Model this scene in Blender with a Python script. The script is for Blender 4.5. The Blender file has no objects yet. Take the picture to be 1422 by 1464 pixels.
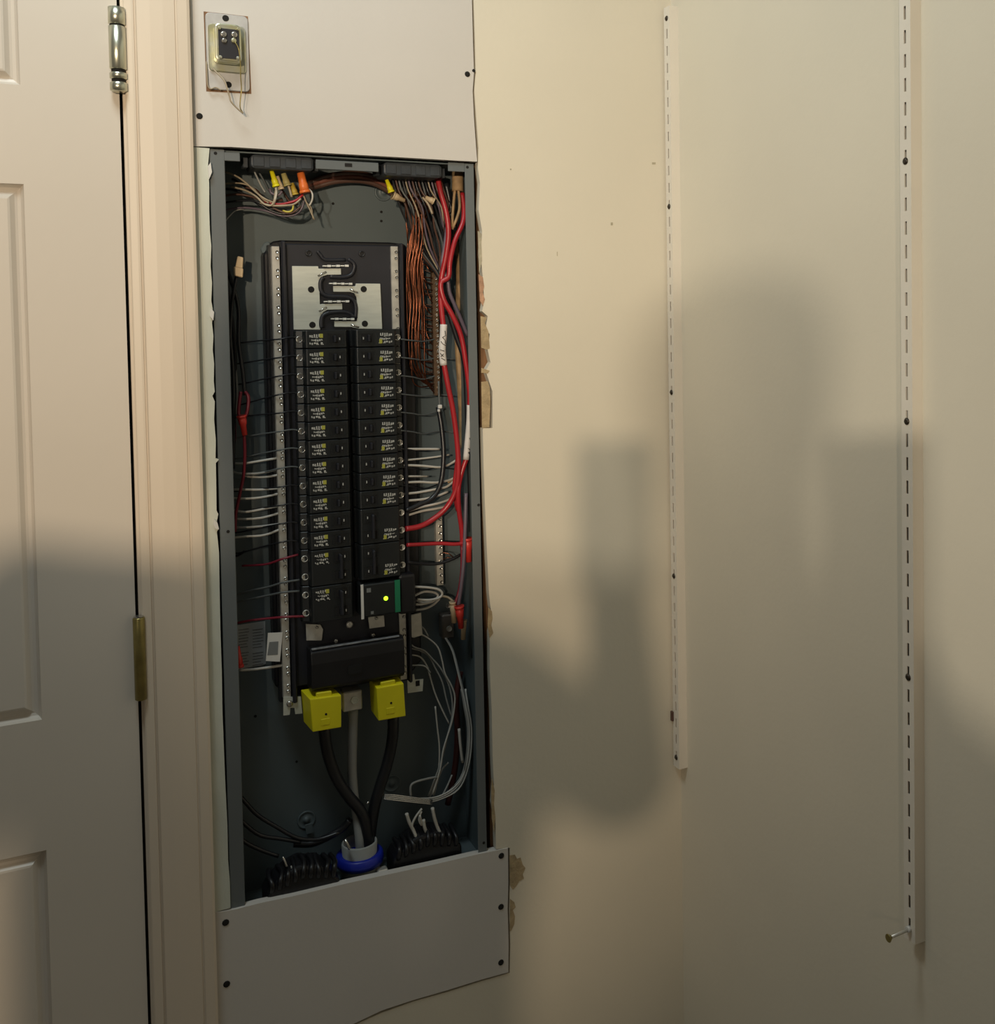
import bpy, bmesh, math, random
from mathutils import Vector, Matrix
R_ = random.Random(7)
S = bpy.context.scene
C = bpy.context.collection
V = Vector
# ---------------------------------------------------------------- camera
CX, CY, F, W_, H_ = 897.24, 503.20, 1494.7, 1422, 1464
CAM = V((-0.15558, -1.46728, 0.78784))
RT = V((0.88598728, -0.46348254, -0.01450757)); UP = V((0.02878802, 0.0237514, 0.99930332)); FW = V((0.46281506, 0.88578768, -0.03438618))
cam = bpy.data.cameras.new('camera'); co = bpy.data.objects.new('camera', cam); C.objects.link(co)
co.matrix_world = Matrix(((RT.x, UP.x, -FW.x, CAM.x), (RT.y, UP.y, -FW.y, CAM.y), (RT.z, UP.z, -FW.z, CAM.z), (0, 0, 0, 1)))
cam.sensor_fit = 'HORIZONTAL'; cam.sensor_width = 36; cam.lens = 36 * F / W_
cam.shift_x = (W_ / 2 - CX) / W_; cam.shift_y = (CY - H_ / 2) / W_; cam.clip_start = 0.02
S.camera = co
# ---------------------------------------------------------------- light
w = bpy.data.worlds.new('world'); S.world = w; w.use_nodes = True
bg = w.node_tree.nodes['Background']; bg.inputs[0].default_value = (1.0, 0.92, 0.76, 1); bg.inputs[1].default_value = 0.095
def ray(px, py): return FW + RT * ((px - CX) / F) - UP * ((py - CY) / F)
def lamp(name, loc, watt, col, r):
    l = bpy.data.lights.new(name, 'POINT'); l.energy = watt; l.color = col; l.shadow_soft_size = r
    o = bpy.data.objects.new(name, l); C.objects.link(o); o.location = loc; return o
def behind(px, py, t):
    return CAM - ray(px, py).normalized() * t
LA = V((-1.49, -4.11, 1.26)); LC = V((-1.70, -3.27, 1.18)); HEAD = V((-0.60, -1.85, 0.95))
def spot(name, loc, aim, watt, col, r, size):
    l = bpy.data.lights.new(name, 'SPOT'); l.energy = watt; l.color = col; l.shadow_soft_size = r; l.spot_size = math.radians(size); l.spot_blend = 1.0
    o = bpy.data.objects.new(name, l); C.objects.link(o); o.location = loc
    o.rotation_euler = (V(aim) - V(loc)).to_track_quat('-Z', 'Y').to_euler(); return o
spot('shaded_lamp', LA, (-0.30, 0.0, 0.76), 345, (1.0, 0.78, 0.54), 0.05, 38)
spot('wall_lamp', LC, (0.69, -0.62, 0.95), 185, (1.0, 0.88, 0.70), 0.04, 40)
ar = bpy.data.lights.new('ceiling_lamp', 'AREA'); ar.energy = 7.8; ar.size = 0.35; ar.color = (0.86, 0.98, 1.0)
ao = bpy.data.objects.new('ceiling_lamp', ar); C.objects.link(ao); ao.location = (-0.28, -0.55, 1.9)
ao.rotation_euler = (V((0.2, 0.0, 0.9)) - V(ao.location)).to_track_quat('-Z', 'Y').to_euler()
vs = S.view_settings; vs.view_transform = 'Standard'; vs.look = 'None'; vs.gamma = 1; vs.exposure = 0.0; vs.use_curve_mapping = False
# ---------------------------------------------------------------- helpers
def B(px, py, Y=0.0):
    d = ray(px, py); return CAM + d * ((Y - CAM.y) / d.y)
def BX(px, py, X):
    d = ray(px, py); return CAM + d * ((X - CAM.x) / d.x)
MATS = {}
def mat(name, col, rough=0.5, metal=0.0, noise=0.0, scale=20.0, bump=0.0, bscale=200.0, emit=0, spec=0.5, col2=None, stretch=None):
    if name in MATS: return MATS[name]
    m = bpy.data.materials.new(name); m.use_nodes = True; nt = m.node_tree; p = nt.nodes['Principled BSDF']
    p.inputs['Base Color'].default_value = (*col, 1); p.inputs['Roughness'].default_value = rough
    p.inputs['Metallic'].default_value = metal; p.inputs['Specular IOR Level'].default_value = spec
    tc = nt.nodes.new('ShaderNodeTexCoord')
    src = tc.outputs['Object']
    if stretch:
        mp = nt.nodes.new('ShaderNodeMapping'); mp.inputs['Scale'].default_value = stretch
        nt.links.new(src, mp.inputs[0]); src = mp.outputs[0]
    n = nt.nodes.new('ShaderNodeTexNoise'); n.inputs['Scale'].default_value = scale; n.inputs['Detail'].default_value = 5
    nt.links.new(src, n.inputs['Vector'])
    c2 = col2 if col2 else tuple(max(0, c * (1 - (noise or 0.06))) for c in col)
    r = nt.nodes.new('ShaderNodeValToRGB'); r.color_ramp.elements[0].position = 0.35; r.color_ramp.elements[1].position = 0.65
    r.color_ramp.elements[0].color = (*c2, 1); r.color_ramp.elements[1].color = (*col, 1)
    nt.links.new(n.outputs['Fac'], r.inputs[0]); nt.links.new(r.outputs[0], p.inputs['Base Color'])
    if bump:
        n2 = nt.nodes.new('ShaderNodeTexNoise'); n2.inputs['Scale'].default_value = bscale; n2.inputs['Detail'].default_value = 3
        nt.links.new(src, n2.inputs['Vector'])
        b = nt.nodes.new('ShaderNodeBump'); b.inputs['Strength'].default_value = bump; b.inputs['Distance'].default_value = 0.001
        nt.links.new(n2.outputs['Fac'], b.inputs['Height']); nt.links.new(b.outputs[0], p.inputs['Normal'])
    if emit: p.inputs['Emission Color'].default_value = (*col, 1); p.inputs['Emission Strength'].default_value = emit
    MATS[name] = m; return m
cream = mat('cream_paint', (0.71, 0.655, 0.535), 0.55, noise=0.05, scale=3, bump=0.25, bscale=120)
board = mat('primed_board', (0.60, 0.57, 0.53), 0.6, noise=0.04, scale=5, bump=0.15, bscale=150)
doorp = mat('door_paint', (0.64, 0.585, 0.51), 0.4, noise=0.04, scale=3, bump=0.1, bscale=60)
casep = mat('casing_paint', (0.68, 0.585, 0.47), 0.42, noise=0.05, scale=4, bump=0.1, bscale=60, stretch=(1, 1, 0.15))
compound = mat('joint_compound', (0.60, 0.62, 0.54), 0.8, noise=0.15, scale=18, bump=0.6, bscale=160, stretch=(1, 1, 0.3))
gypsum = mat('gypsum_edge', (0.5, 0.45, 0.33), 0.9, noise=0.35, scale=60, bump=0.8)
paper = mat('torn_brown_paper', (0.46, 0.35, 0.20), 0.9, noise=0.3, scale=70, bump=0.8, bscale=300)
pinkp = mat('torn_pink_paper', (0.55, 0.32, 0.20), 0.9, noise=0.4, scale=90, bump=0.8)
wood = mat('stud_wood', (0.25, 0.13, 0.06), 0.8, noise=0.5, scale=30, stretch=(4, 4, 0.3), bump=0.3)
steel = mat('grey_enamel', (0.125, 0.14, 0.145), 0.42, noise=0.06, scale=12, bump=0.1, bscale=300)
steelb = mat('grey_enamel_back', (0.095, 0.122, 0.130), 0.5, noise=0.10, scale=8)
blackp = mat('black_plastic', (0.008, 0.008, 0.010), 0.4, noise=0.2, scale=40)
blackd = mat('dark_plastic', (0.014, 0.015, 0.021), 0.45, noise=0.15, scale=40)
brk = mat('breaker_plastic', (0.010, 0.012, 0.013), 0.42, noise=0.15, scale=60)
clampm = mat('clamp_plastic', (0.035, 0.042, 0.05), 0.5, noise=0.3, scale=90)
alum = mat('tinned_aluminium', (0.66, 0.68, 0.61), 0.42, 0.35, noise=0.1, scale=30, stretch=(1, 1, 8))
alumb = mat('neutral_bar_aluminium', (0.66, 0.64, 0.58), 0.35, 0.55, noise=0.2, scale=80)
screwm = mat('screw_steel', (0.62, 0.60, 0.55), 0.25, 0.9, noise=0.3, scale=200)
hole = mat('dark_hole', (0.008, 0.007, 0.006), 0.9)
white = mat('white_insulation', (0.52, 0.50, 0.45), 0.45, noise=0.1, scale=40)
greyw = mat('grey_insulation', (0.33, 0.33, 0.31), 0.5, noise=0.1, scale=40)
black = mat('black_insulation', (0.012, 0.013, 0.016), 0.35, noise=0.1, scale=40)
dgrey = mat('dark_grey_insulation', (0.10, 0.11, 0.11), 0.4)
red = mat('red_insulation', (0.38, 0.018, 0.025), 0.35, noise=0.15, scale=30)
dred = mat('dark_red_insulation', (0.20, 0.015, 0.03), 0.4, noise=0.15, scale=30)
tan = mat('tan_sheath', (0.42, 0.27, 0.13), 0.7, noise=0.35, scale=60)
lilac = mat('grey_violet_insulation', (0.13, 0.10, 0.13), 0.4)
brown = mat('brown_insulation', (0.10, 0.05, 0.035), 0.45, noise=0.2, scale=50)
tanw = mat('tan_insulation', (0.40, 0.33, 0.23), 0.45, noise=0.2, scale=50)
copper = mat('bare_copper', (0.33, 0.12, 0.065), 0.30, 0.95, noise=0.6, scale=60)
silverw = mat('stripped_wire', (0.7, 0.7, 0.68), 0.25, 0.9)
yellow = mat('yellow_plastic', (0.74, 0.66, 0.01), 0.45, noise=0.05, scale=30)
orange = mat('orange_plastic', (0.70, 0.16, 0.03), 0.4)
rednut = mat('red_plastic', (0.62, 0.04, 0.03), 0.4)
tannut = mat('tan_plastic', (0.55, 0.42, 0.26), 0.5)
blue = mat('blue_plastic', (0.006, 0.018, 0.30), 0.4)
green = mat('green_band', (0.01, 0.20, 0.09), 0.5)
led = mat('green_led', (0.45, 1.0, 0.02), 0.4, emit=2.5)
print_ = mat('label_print', (0.50, 0.49, 0.45), 0.6)
printy = mat('label_yellow', (0.42, 0.40, 0.06), 0.6)
stick = mat('white_sticker', (0.50, 0.52, 0.52), 0.6, noise=0.05)
inkm = mat('grey_ink', (0.18, 0.19, 0.19), 0.7)
railm = mat('white_enamel', (0.74, 0.69, 0.60), 0.35, noise=0.03)
nickel = mat('brushed_nickel', (0.62, 0.62, 0.50), 0.28, 0.9, noise=0.2, scale=40, stretch=(1, 1, 0.2))
brass = mat('old_brass', (0.36, 0.30, 0.11), 0.35, 0.8, noise=0.3, scale=40)
zinc = mat('zinc_plate', (0.62, 0.62, 0.62), 0.42, 0.6, noise=0.15, scale=60)
zincy = mat('yellow_zinc', (0.60, 0.58, 0.34), 0.32, 0.8, noise=0.35, scale=50, col2=(0.62, 0.64, 0.56))
whitep = mat('white_patch', (0.66, 0.65, 0.62), 0.5)
conn = mat('pvc_grey', (0.30, 0.31, 0.30), 0.6, noise=0.1)
floorm = mat('floor_tile', (0.33, 0.28, 0.22), 0.5, noise=0.1, scale=3)
cloth = mat('dark_cloth', (0.03, 0.035, 0.05), 0.9); skin = mat('skin', (0.5, 0.3, 0.2), 0.6)

ORG = {}
class MB:
    def __init__(s): s.v = []; s.f = []
    def add(s, vs, fs):
        k = len(s.v); s.v += [V(a) for a in vs]; s.f += [tuple(i + k for i in f) for f in fs]; return s
    def box(s, x0, x1, y0, y1, z0, z1):
        return s.add([(x0, y0, z0), (x1, y0, z0), (x1, y1, z0), (x0, y1, z0), (x0, y0, z1), (x1, y0, z1), (x1, y1, z1), (x0, y1, z1)],
                     [(0, 3, 2, 1), (4, 5, 6, 7), (0, 1, 5, 4), (1, 2, 6, 5), (2, 3, 7, 6), (3, 0, 4, 7)])
    def prism(s, pts, y0, y1):               # pts = list of (x,z), counter-clockwise or not
        a = sum(pts[i][0] * pts[(i + 1) % len(pts)][1] - pts[(i + 1) % len(pts)][0] * pts[i][1] for i in range(len(pts)))
        if a < 0: pts = pts[::-1]
        n = len(pts)
        return s.add([(x, y0, z) for x, z in pts] + [(x, y1, z) for x, z in pts],
                     [tuple(range(n)), tuple(range(2 * n - 1, n - 1, -1))] + [(i, i + n, (i + 1) % n + n, (i + 1) % n) for i in range(n)])
    def poly(s, pl, y0, y1):                 # pixel outline carried onto the plane y0
        return s.prism([(B(x, y, y0).x, B(x, y, y0).z) for x, y in pl], y0, y1)
    def tube(s, path, r, n=6, r1=None, smooth=True):
        P = [V(p) for p in path]
        if smooth and len(P) > 2:
            Q = []
            for i in range(len(P) - 1):
                a = P[max(i - 1, 0)]; b = P[i]; c = P[i + 1]; d = P[min(i + 2, len(P) - 1)]
                for k in range(4):
                    t = k / 4
                    Q.append(0.5 * ((2 * b) + (c - a) * t + (2 * a - 5 * b + 4 * c - d) * t * t + (3 * b - a - 3 * c + d) * t ** 3))
            Q.append(P[-1]); P = Q
        ref = None; rings = []
        for i, p in enumerate(P):
            t = (P[min(i + 1, len(P) - 1)] - P[max(i - 1, 0)]); t = t.normalized() if t.length > 1e-9 else V((0, 0, 1))
            if ref is None: ref = t.orthogonal().normalized()
            ref = (ref - t * ref.dot(t)); ref = ref.normalized() if ref.length > 1e-6 else t.orthogonal().normalized()
            b = t.cross(ref); rr = r if r1 is None else r + (r1 - r) * i / (len(P) - 1)
            rings.append([p + (ref * math.cos(2 * math.pi * k / n) + b * math.sin(2 * math.pi * k / n)) * rr for k in range(n)])
        vs = [q for g in rings for q in g]; fs = []
        for i in range(len(rings) - 1):
            for k in range(n): fs.append((i * n + k, i * n + (k + 1) % n, (i + 1) * n + (k + 1) % n, (i + 1) * n + k))
        fs.append(tuple(range(n - 1, -1, -1))); fs.append(tuple(range((len(rings) - 1) * n, len(rings) * n)))
        return s.add(vs, fs)
    def cyl(s, a, b, r, n=16, r1=None): return s.tube([a, b], r, n, r1, False)
    def lathe(s, c, prof, n=24, axis='z'):   # prof: (radius, height)
        vs = []; fs = []
        for r, h in prof:
            for k in range(n):
                u, v_ = r * math.cos(2 * math.pi * k / n), r * math.sin(2 * math.pi * k / n)
                vs.append(V(c) + (V((u, v_, h)) if axis == 'z' else V((u, -h, v_)) if axis == 'y' else V((-h, u, v_))))
        for i in range(len(prof) - 1):
            for k in range(n): fs.append((i * n + k, i * n + (k + 1) % n, (i + 1) * n + (k + 1) % n, (i + 1) * n + k))
        fs.append(tuple(range(n - 1, -1, -1))); fs.append(tuple(range((len(prof) - 1) * n, len(prof) * n)))
        return s.add(vs, fs)
    def build(s, name, m, parent=None, org=None, bevel=0, smooth=False, seg=1):
        root = parent
        if org is None: org = ORG.get(parent.name, V((0, 0, 0))) if parent else V((0, 0, 0))
        me = bpy.data.meshes.new(name); me.from_pydata([tuple(a - org) for a in s.v], [], s.f)
        bm = bmesh.new(); bm.from_mesh(me); bmesh.ops.recalc_face_normals(bm, faces=bm.faces)
        bm.to_mesh(me); bm.free()
        if smooth:
            for p in me.polygons: p.use_smooth = len(p.vertices) < 5
        me.materials.append(m); o = bpy.data.objects.new(name, me); C.objects.link(o)
        if parent: o.parent = parent; ORG[o.name] = org
        else: o.location = org; ORG[o.name] = org
        if bevel:
            b = o.modifiers.new('bevel', 'BEVEL'); b.width = bevel; b.segments = seg; b.limit_method = 'ANGLE'
        return o
def tag(o, label=None, cat=None, group=None, kind=None):
    if label: o['label'] = label
    if cat: o['category'] = cat
    if group: o['group'] = group
    if kind: o['kind'] = kind
    return o
def thing(name, loc, label, cat, group=None):
    o = bpy.data.objects.new(name, None); C.objects.link(o); o.location = loc; o.empty_display_size = 0.02
    ORG[o.name] = V(loc); return tag(o, label, cat, group)
def clone(root, loc, label=None):
    r = root.copy(); C.objects.link(r); r.location = loc
    if label: r['label'] = label
    for ch in list(root.children):
        c = ch.copy(); C.objects.link(c); c.parent = r
        for g in list(ch.children):
            d = g.copy(); C.objects.link(d); d.parent = c
    return r
def dup(o, parent, loc):
    c = o.copy(); C.objects.link(c); c.parent = parent; c.location = loc; return c
def jag(p, q, amp, n, seed):
    r = random.Random(seed); p = V(p); q = V(q); d = q - p; nn = V((-d.y, d.x)).normalized(); out = []
    for i in range(1, n):
        t = (i + r.uniform(-.3, .3)) / n; out.append(tuple(p + d * t + nn * r.uniform(-amp, amp)))
    return out
def struct(o): o['kind'] = 'structure'; return o
# ---------------------------------------------------------------- room shell
XC = 0.69824; HB = 1.01418; FL = -0.65; ZT = 1.75
# back wall: the cream drywall right of the service panel, with a ragged cut edge
def xz(px, py, Y=0): p = B(px, py, Y); return (p.x, p.z)
wb = MB()
edge = [(678, -340), (677, 0), (679, 60), (680, 104), (678, 130), (681, 170), (684, 212), (683, 240), (686, 262), (684, 300), (689, 330), (687, 362), (690, 395), (692, 430), (689, 445),
        (697, 452), (694, 470), (700, 478), (697, 500), (701, 518), (694, 530), (700, 548), (704, 560), (704, 612), (690, 612), (691, 660), (693, 720), (696, 790), (699, 850), (701, 868), (704, 884), (700, 905),
        (700, 960), (703, 1020), (704, 1080), (706, 1122), (704, 1150), (708, 1170), (709, 1214)]
rest = [(728.6, 1212), (729, 1262), (728, 1300), (729.5, 1350), (728.5, 1391), (690, 1402), (640, 1418), (590, 1432), (545, 1448), (505, 1466), (470, 1477), (420, 1494)]
wb_pts = [xz(*p) for p in edge + rest]
wb_pts += [(wb_pts[-1][0], FL), (XC + 0.02, FL), (XC + 0.02, ZT), (wb_pts[0][0], ZT)]
wb.prism(wb_pts, 0, 0.0127)
wall_back = struct(wb.build('wall_back', cream))
# piece of wall beyond the door on the left and above it
wl = MB(); wl.box(-2.3, -0.98, 0.0, 0.0127, FL, ZT); wl.box(-0.98, -0.02, 0, 0.0127, 1.46, ZT); struct(wl.build('wall_back', cream))
# lower left strip below the board
def torn(name, pl, m, y=-0.0005):
    o = MB().poly(pl, y, y + 0.0012).build(name, m, wall_back); return o
torn('torn_paper', [(684, 392), (690, 396), (692, 410), (690, 418), (693, 428), (690, 437), (686, 430), (685, 410)], pinkp)
torn('torn_paper', [(687, 452), (696, 454), (693, 462), (698, 474), (699, 486), (700, 498), (695, 500), (688, 497)], paper)
torn('torn_paper', [(688, 526), (700, 530), (697, 534), (688, 533)], paper)
torn('torn_paper', [(688, 546), (697, 545), (700, 553), (701, 575), (700, 598), (699.5, 611), (689, 612)], paper)
torn('torn_paper', [(698, 868), (703, 874), (704, 884), (702, 893), (705, 905), (700, 912), (697, 895)], paper)
torn('torn_paper', [(683, 330), (688, 334), (688, 350), (689, 372), (685, 390), (684, 360)], gypsum)
torn('torn_paper', [(703, 1112), (707, 1130), (706, 1150), (708, 1168), (706, 1190), (703, 1170), (702, 1130)], paper)
torn('torn_paper', [(728.6, 1223), (736, 1222), (739, 1228), (744, 1226), (747, 1236), (751, 1241), (747, 1250), (749, 1256), (742, 1260), (737, 1268), (733, 1272), (729, 1266)], paper)
torn('torn_paper', [(728.8, 1285), (735, 1290), (737, 1297), (733, 1301), (736, 1310), (735, 1321), (731, 1330), (728.8, 1332)], paper)
for pl, a in [(((796, 360), (797, 366)), 0), (((873, 318), (876, 322)), 0), (((932, 232), (937, 235)), 0), (((729, 241), (731, 243)), 0)]:
    p, q = pl
    MB().poly([(p[0], p[1]), (q[0], p[1]), (q[0], q[1]), (p[0], q[1])], -0.0004, 0.0004).build('scuff_mark', gypsum, wall_back)
# right wall
wr = MB(); wr.box(XC, XC + 0.0127, -3.2, 0.0, FL, ZT); struct(wr.build('wall_right', cream))
MB().box(-2.3, XC, -3.2, 0.12, FL - 0.02, FL).build('floor', floorm)['kind'] = 'structure'
# cavity behind the boards
cv = MB(); cv.box(-0.02, XC, 0.105, 0.12, FL, ZT); struct(cv.build('trim_1', hole))
for x0, x1 in ((-0.040, -0.008), (0.372, 0.41)):
    struct(MB().box(x0, x1, 0.016, 0.104, FL, ZT).build('trim_2', wood))
# primed board above the panel
ab = MB()
pts = [(262, -360), (264, 120), (272, 209), (330, 210), (400, 214.5), (470, 219), (540, 223), (600, 226.5), (660, 230), (682, 231), (680.5, 212), (677.5, 170), (675.5, 130), (677.5, 104), (676, 60), (674.5, 0), (675, -340)]
ab.poly(pts, -0.001, 0.0127)
upper = tag(ab.build('drywall_board', board, org=V(B(480, 220))), 'large pale primed drywall board above the electrical panel', 'drywall')
def scr(px, py, par, r=0.0042, y=-0.001, m=hole, name='screw_hole'):
    p = B(px, py, y); return MB().lathe(p, [(0.0005, -0.0001), (r, 0.0), (r * 0.9, 0.0009), (r * 0.35, 0.0004)][1:], 10, 'y').build(name, m, par, smooth=True)
scr(668, 106, upper); scr(285, 166, upper); scr(677, 101, upper, 0.0025)
# lower board
lb = MB()
lpts = [(308, 1304), (314, 1304), (337, 1300), (372, 1291), (420, 1281), (500, 1262), (560, 1249), (620, 1236), (680, 1222), (726, 1212.5), (726.5, 1262), (725.5, 1300), (727, 1350), (726.5, 1390), (690, 1400), (640, 1415.5), (590, 1430), (545, 1445), (505, 1464), (470, 1475), (420, 1492), (320, 1522), (312, 1524)]
lb.poly(lpts, -0.0015, 0.0112)
lower = tag(lb.build('drywall_board', board, org=V(B(520, 1300))), 'low wide primed drywall board screwed on below the electrical panel', 'drywall')
for p in ((322.5, 1319), (324, 1407), (716.5, 1223.5), (716, 1296.5), (716, 1376)): scr(*p, lower, 0.0046, -0.0015)
# joint compound strip left of the panel
random.seed(3)
lx = [(273, 210), (276, 320), (279, 430), (284, 560), (288, 700), (293, 850), (298, 1000), (303, 1150), (307, 1304)]
rx = [(299.5, 212), (297, 240), (299, 262), (299, 300), (300, 330), (302, 352), (301, 380), (303, 405), (302, 430), (305, 448), (303, 462), (305, 480), (304, 500), (306, 520), (305.5, 545), (307, 560), (303.5, 566), (307, 574),
      (306, 600), (308.5, 630), (308, 655), (313, 657), (308.5, 662), (309, 690), (309.5, 730), (312, 735), (310, 745), (313, 755), (310, 760), (313, 790), (314, 850), (315, 900), (317, 960), (318, 1020), (320, 1070), (322, 1120), (325, 1180), (326, 1230), (328.5, 1260), (329.5, 1298)]
cs = MB(); cs.poly(lx + rx[::-1], -0.0005, 0.0127)
strip = tag(cs.build('drywall_strip', compound, org=V(B(305, 700))), 'narrow greenish strip of plastered drywall with ragged edge beside the door casing', 'drywall')
for pl in ([(297, 238), (301, 232), (303, 246), (299, 256)], [(301, 440), (306, 446), (305, 458), (300, 452)], [(306, 742), (311, 748), (313, 757), (308, 756), (305, 750)]):
    MB().poly(pl, -0.004, 0.002).build('loose_plaster', whitep, strip)
# ---------------------------------------------------------------- door casing, jamb, door
def vprof(pr, z0, z1, name, m):
    """profile pr: list of (x,y) extruded vertically"""
    n = len(pr); b = MB(); b.add([(x, y, z0) for x, y in pr] + [(x, y, z1) for x, y in pr],
        [tuple(range(n)), tuple(range(2 * n - 1, n - 1, -1))] + [(i, (i + 1) % n, (i + 1) % n + n, i + n) for i in range(n)])
    return b.build(name, m)
def casing(sign, x0):
    f = lambda d: x0 + sign * d
    return [(f(0), 0.004), (f(0), -0.009), (f(.0015), -0.0105), (f(.009), -0.0115), (f(.0115), -0.0115), (f(.0122), -0.0098), (f(.0132), -0.0098), (f(.015), -0.0135), (f(.030), -0.0155), (f(.045), -0.0165), (f(.0585), -0.0165), (f(.0595), -0.0150), (f(.0605), -0.0150), (f(.062), -0.0172), (f(.073), -0.0172), (f(.0765), -0.0155), (f(.0765), 0.004)]
ZD = 1.38
tr = vprof(casing(1, -0.0975), FL, ZD + 0.07, 'trim_3', casep); struct(tr)
tr = vprof(casing(-1, -0.8975), FL, ZD + 0.07, 'trim_4', casep); struct(tr)
struct(MB().box(-0.97, -0.02, -0.0165, 0, ZD + 0.005, ZD + 0.075).build('trim_5', casep))
struct(MB().box(-0.1005, -0.0925, -0.0035, 0.11, FL, ZD).build('trim_6', casep))
struct(MB().box(-0.9, -0.8925, -0.0035, 0.11, FL, ZD).build('trim_7', casep))
struct(MB().box(-0.8925, -0.1005, 0.034, 0.05, FL, ZD).build('trim_8', hole))
DX0, DX1, DY = -0.889, -0.1042, -0.003
door = MB()
stile = 0.1075
px1 = DX1 - stile; px0 = px1 - 0.235; qx0 = DX0 + stile; qx1 = qx0 + 0.235
rows = [(1.077, 1.33), (0.3015, 0.958), (-0.50, 0.138)]
xs = [DX0, qx0, qx1, px0, px1, DX1]; zs = [FL + 0.01, -0.50, 0.138, 0.3015, 0.958, 1.077, 1.33, ZD - 0.004]
for i in range(5):
    for j in range(7):
        if i in (1, 3) and j in (1, 3, 5): continue
        door.add([(xs[i], DY, zs[j]), (xs[i + 1], DY, zs[j]), (xs[i + 1], DY, zs[j + 1]), (xs[i], DY, zs[j + 1])], [(0, 1, 2, 3)])
door.box(DX0, DX1, DY + 0.012, DY + 0.036, zs[0], zs[-1])
for a, b in ((DX0, 0), (DX1, 0)):
    door.add([(a, DY, zs[0]), (a, DY + .012, zs[0]), (a, DY + .012, zs[-1]), (a, DY, zs[-1])], [(0, 1, 2, 3)])
dr = struct(door.build('door_1', doorp))
def door_panel(x0, x1, z0, z1):
    b = MB(); pf = [(0, 0), (0.0015, 0.0035), (0.004, 0.0072), (0.0075, 0.0085), (0.0105, 0.0075), (0.0155, 0.0022), (0.018, 0.0015)]
    L = []
    for d, y in pf: L += [(x0 + d, DY + y, z0 + d), (x1 - d, DY + y, z0 + d), (x1 - d, DY + y, z1 - d), (x0 + d, DY + y, z1 - d)]
    fs = []
    for k in range(len(pf) - 1):
        for i in range(4): fs.append((k * 4 + i, k * 4 + (i + 1) % 4, k * 4 + 4 + (i + 1) % 4, k * 4 + 4 + i))
    k = len(pf) * 4 - 4; fs.append((k, k + 1, k + 2, k + 3)); b.add(L, fs); return b.build('door_panel', doorp, dr)
for z0, z1 in rows: door_panel(px0, px1, z0, z1); door_panel(qx0, qx1, z0, z1)
# hinges (children of the door)
def hinge(px, ya, yb, r, m, label, top):
    a = B(px[0], ya, -0.012); b = B(px[1], yb, -0.012); x = (a.x + b.x) / 2; z1, z0 = a.z, b.z; c = (x, -0.012, 0); L = z1 - z0
    h = MB().box(x - 0.004, x - 0.001, -0.011, 0.002, z0 + .004, z1 - .004).build('hinge', m, dr); h['label'] = label
    if top:
        prof = [(r * .5, z1), (r, z1 - .001), (r, z1 - .021), (r * .8, z1 - .022)]
        MB().lathe(c, prof, 24).build('knuckle', m, h, smooth=True)
        MB().lathe(c, [(r * .86, z1 - .0222), (r * .86, z1 - .0235)], 20).build('gap_ring', hole, h)
        MB().lathe(c, [(r * .85, z1 - .0237), (r, z1 - .0245), (r, z0 + .029), (r * .9, z0 + .028)], 24).build('knuckle', m, h, smooth=True)
        MB().lathe(c, [(r * .8, z0 + .028), (r * .8, z0 + .024)], 20).build('gap_ring', hole, h)
        MB().lathe(c, [(r * .9, z0 + .024), (r * 1.02, z0 + .023), (r * 1.02, z0 + .017), (r * .8, z0 + .016)], 24).build('knuckle', m, h, smooth=True)
        MB().lathe(c, [(r * .78, z0 + .016), (r * .78, z0 + .012)], 20).build('gap_ring', hole, h)
        MB().lathe(c, [(r * .9, z0 + .012), (r * 1.02, z0 + .011), (r * 1.02, z0 + .002), (r * .6, z0)], 24).build('knuckle', m, h, smooth=True)
    else:
        MB().lathe(c, [(r * .5, z1), (r * .95, z1 - .001), (r, z1 - .002), (r, z0 + .001), (r * .8, z0)], 24).build('knuckle', m, h, smooth=True)
        MB().lathe(c, [(r * .8, z1 + .0012), (r * .8, z1)], 20).build('hinge_pin', screwm, h)
hinge((166, 170), 10, 132, 0.0098, nickel, 'bright nickel hinge knuckle with worn rings', True)
hinge((197, 203), 882, 1000, 0.0072, brass, 'dull olive brass hinge knuckle', False)
# ---------------------------------------------------------------- doorbell transformer
T = thing('doorbell_transformer', B(325, 75, -0.001), 'doorbell transformer with black terminal block on a grey metal plate above the panel', 'transformer')
def rrect(x0, x1, z0, z1, r, n=4):
    o = []
    for cx, cz, a0 in ((x1 - r, z1 - r, 0), (x0 + r, z1 - r, 90), (x0 + r, z0 + r, 180), (x1 - r, z0 + r, 270)):
        for k in range(n + 1):
            a = math.radians(a0 + 90 * k / n); o.append((cx + r * math.cos(a), cz + r * math.sin(a)))
    return o
a = B(293, 17, -.003); b = B(357, 132, -.003)
MB().prism([(a.x - .0015, a.z + .001), (b.x + .0005, a.z + .001), (b.x + .0022, b.z - .0015), (a.x - .001, b.z - .003)], -0.0012, 0.0).build('wall_cutout', wood, T)
tp = MB().prism(rrect(a.x, b.x, b.z, a.z, 0.006), -0.004, -0.0014).build('cover_plate', zinc, T, bevel=.0008)
for q in ((322.5, 26), (326.5, 121)):
    p = B(*q, -.0042); MB().lathe(p, [(.0042, -.0003), (.0040, .0004)], 14, 'y').build('screw_hole', hole, T)
a = B(297, 33, -.007); b = B(352, 106, -.007)
MB().prism(rrect(a.x, b.x, b.z, a.z, 0.005), -0.008, -0.004).build('mounting_flange', zincy, T, bevel=.001)
a = B(305, 35, -.014); b = B(344, 93, -.014)
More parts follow.
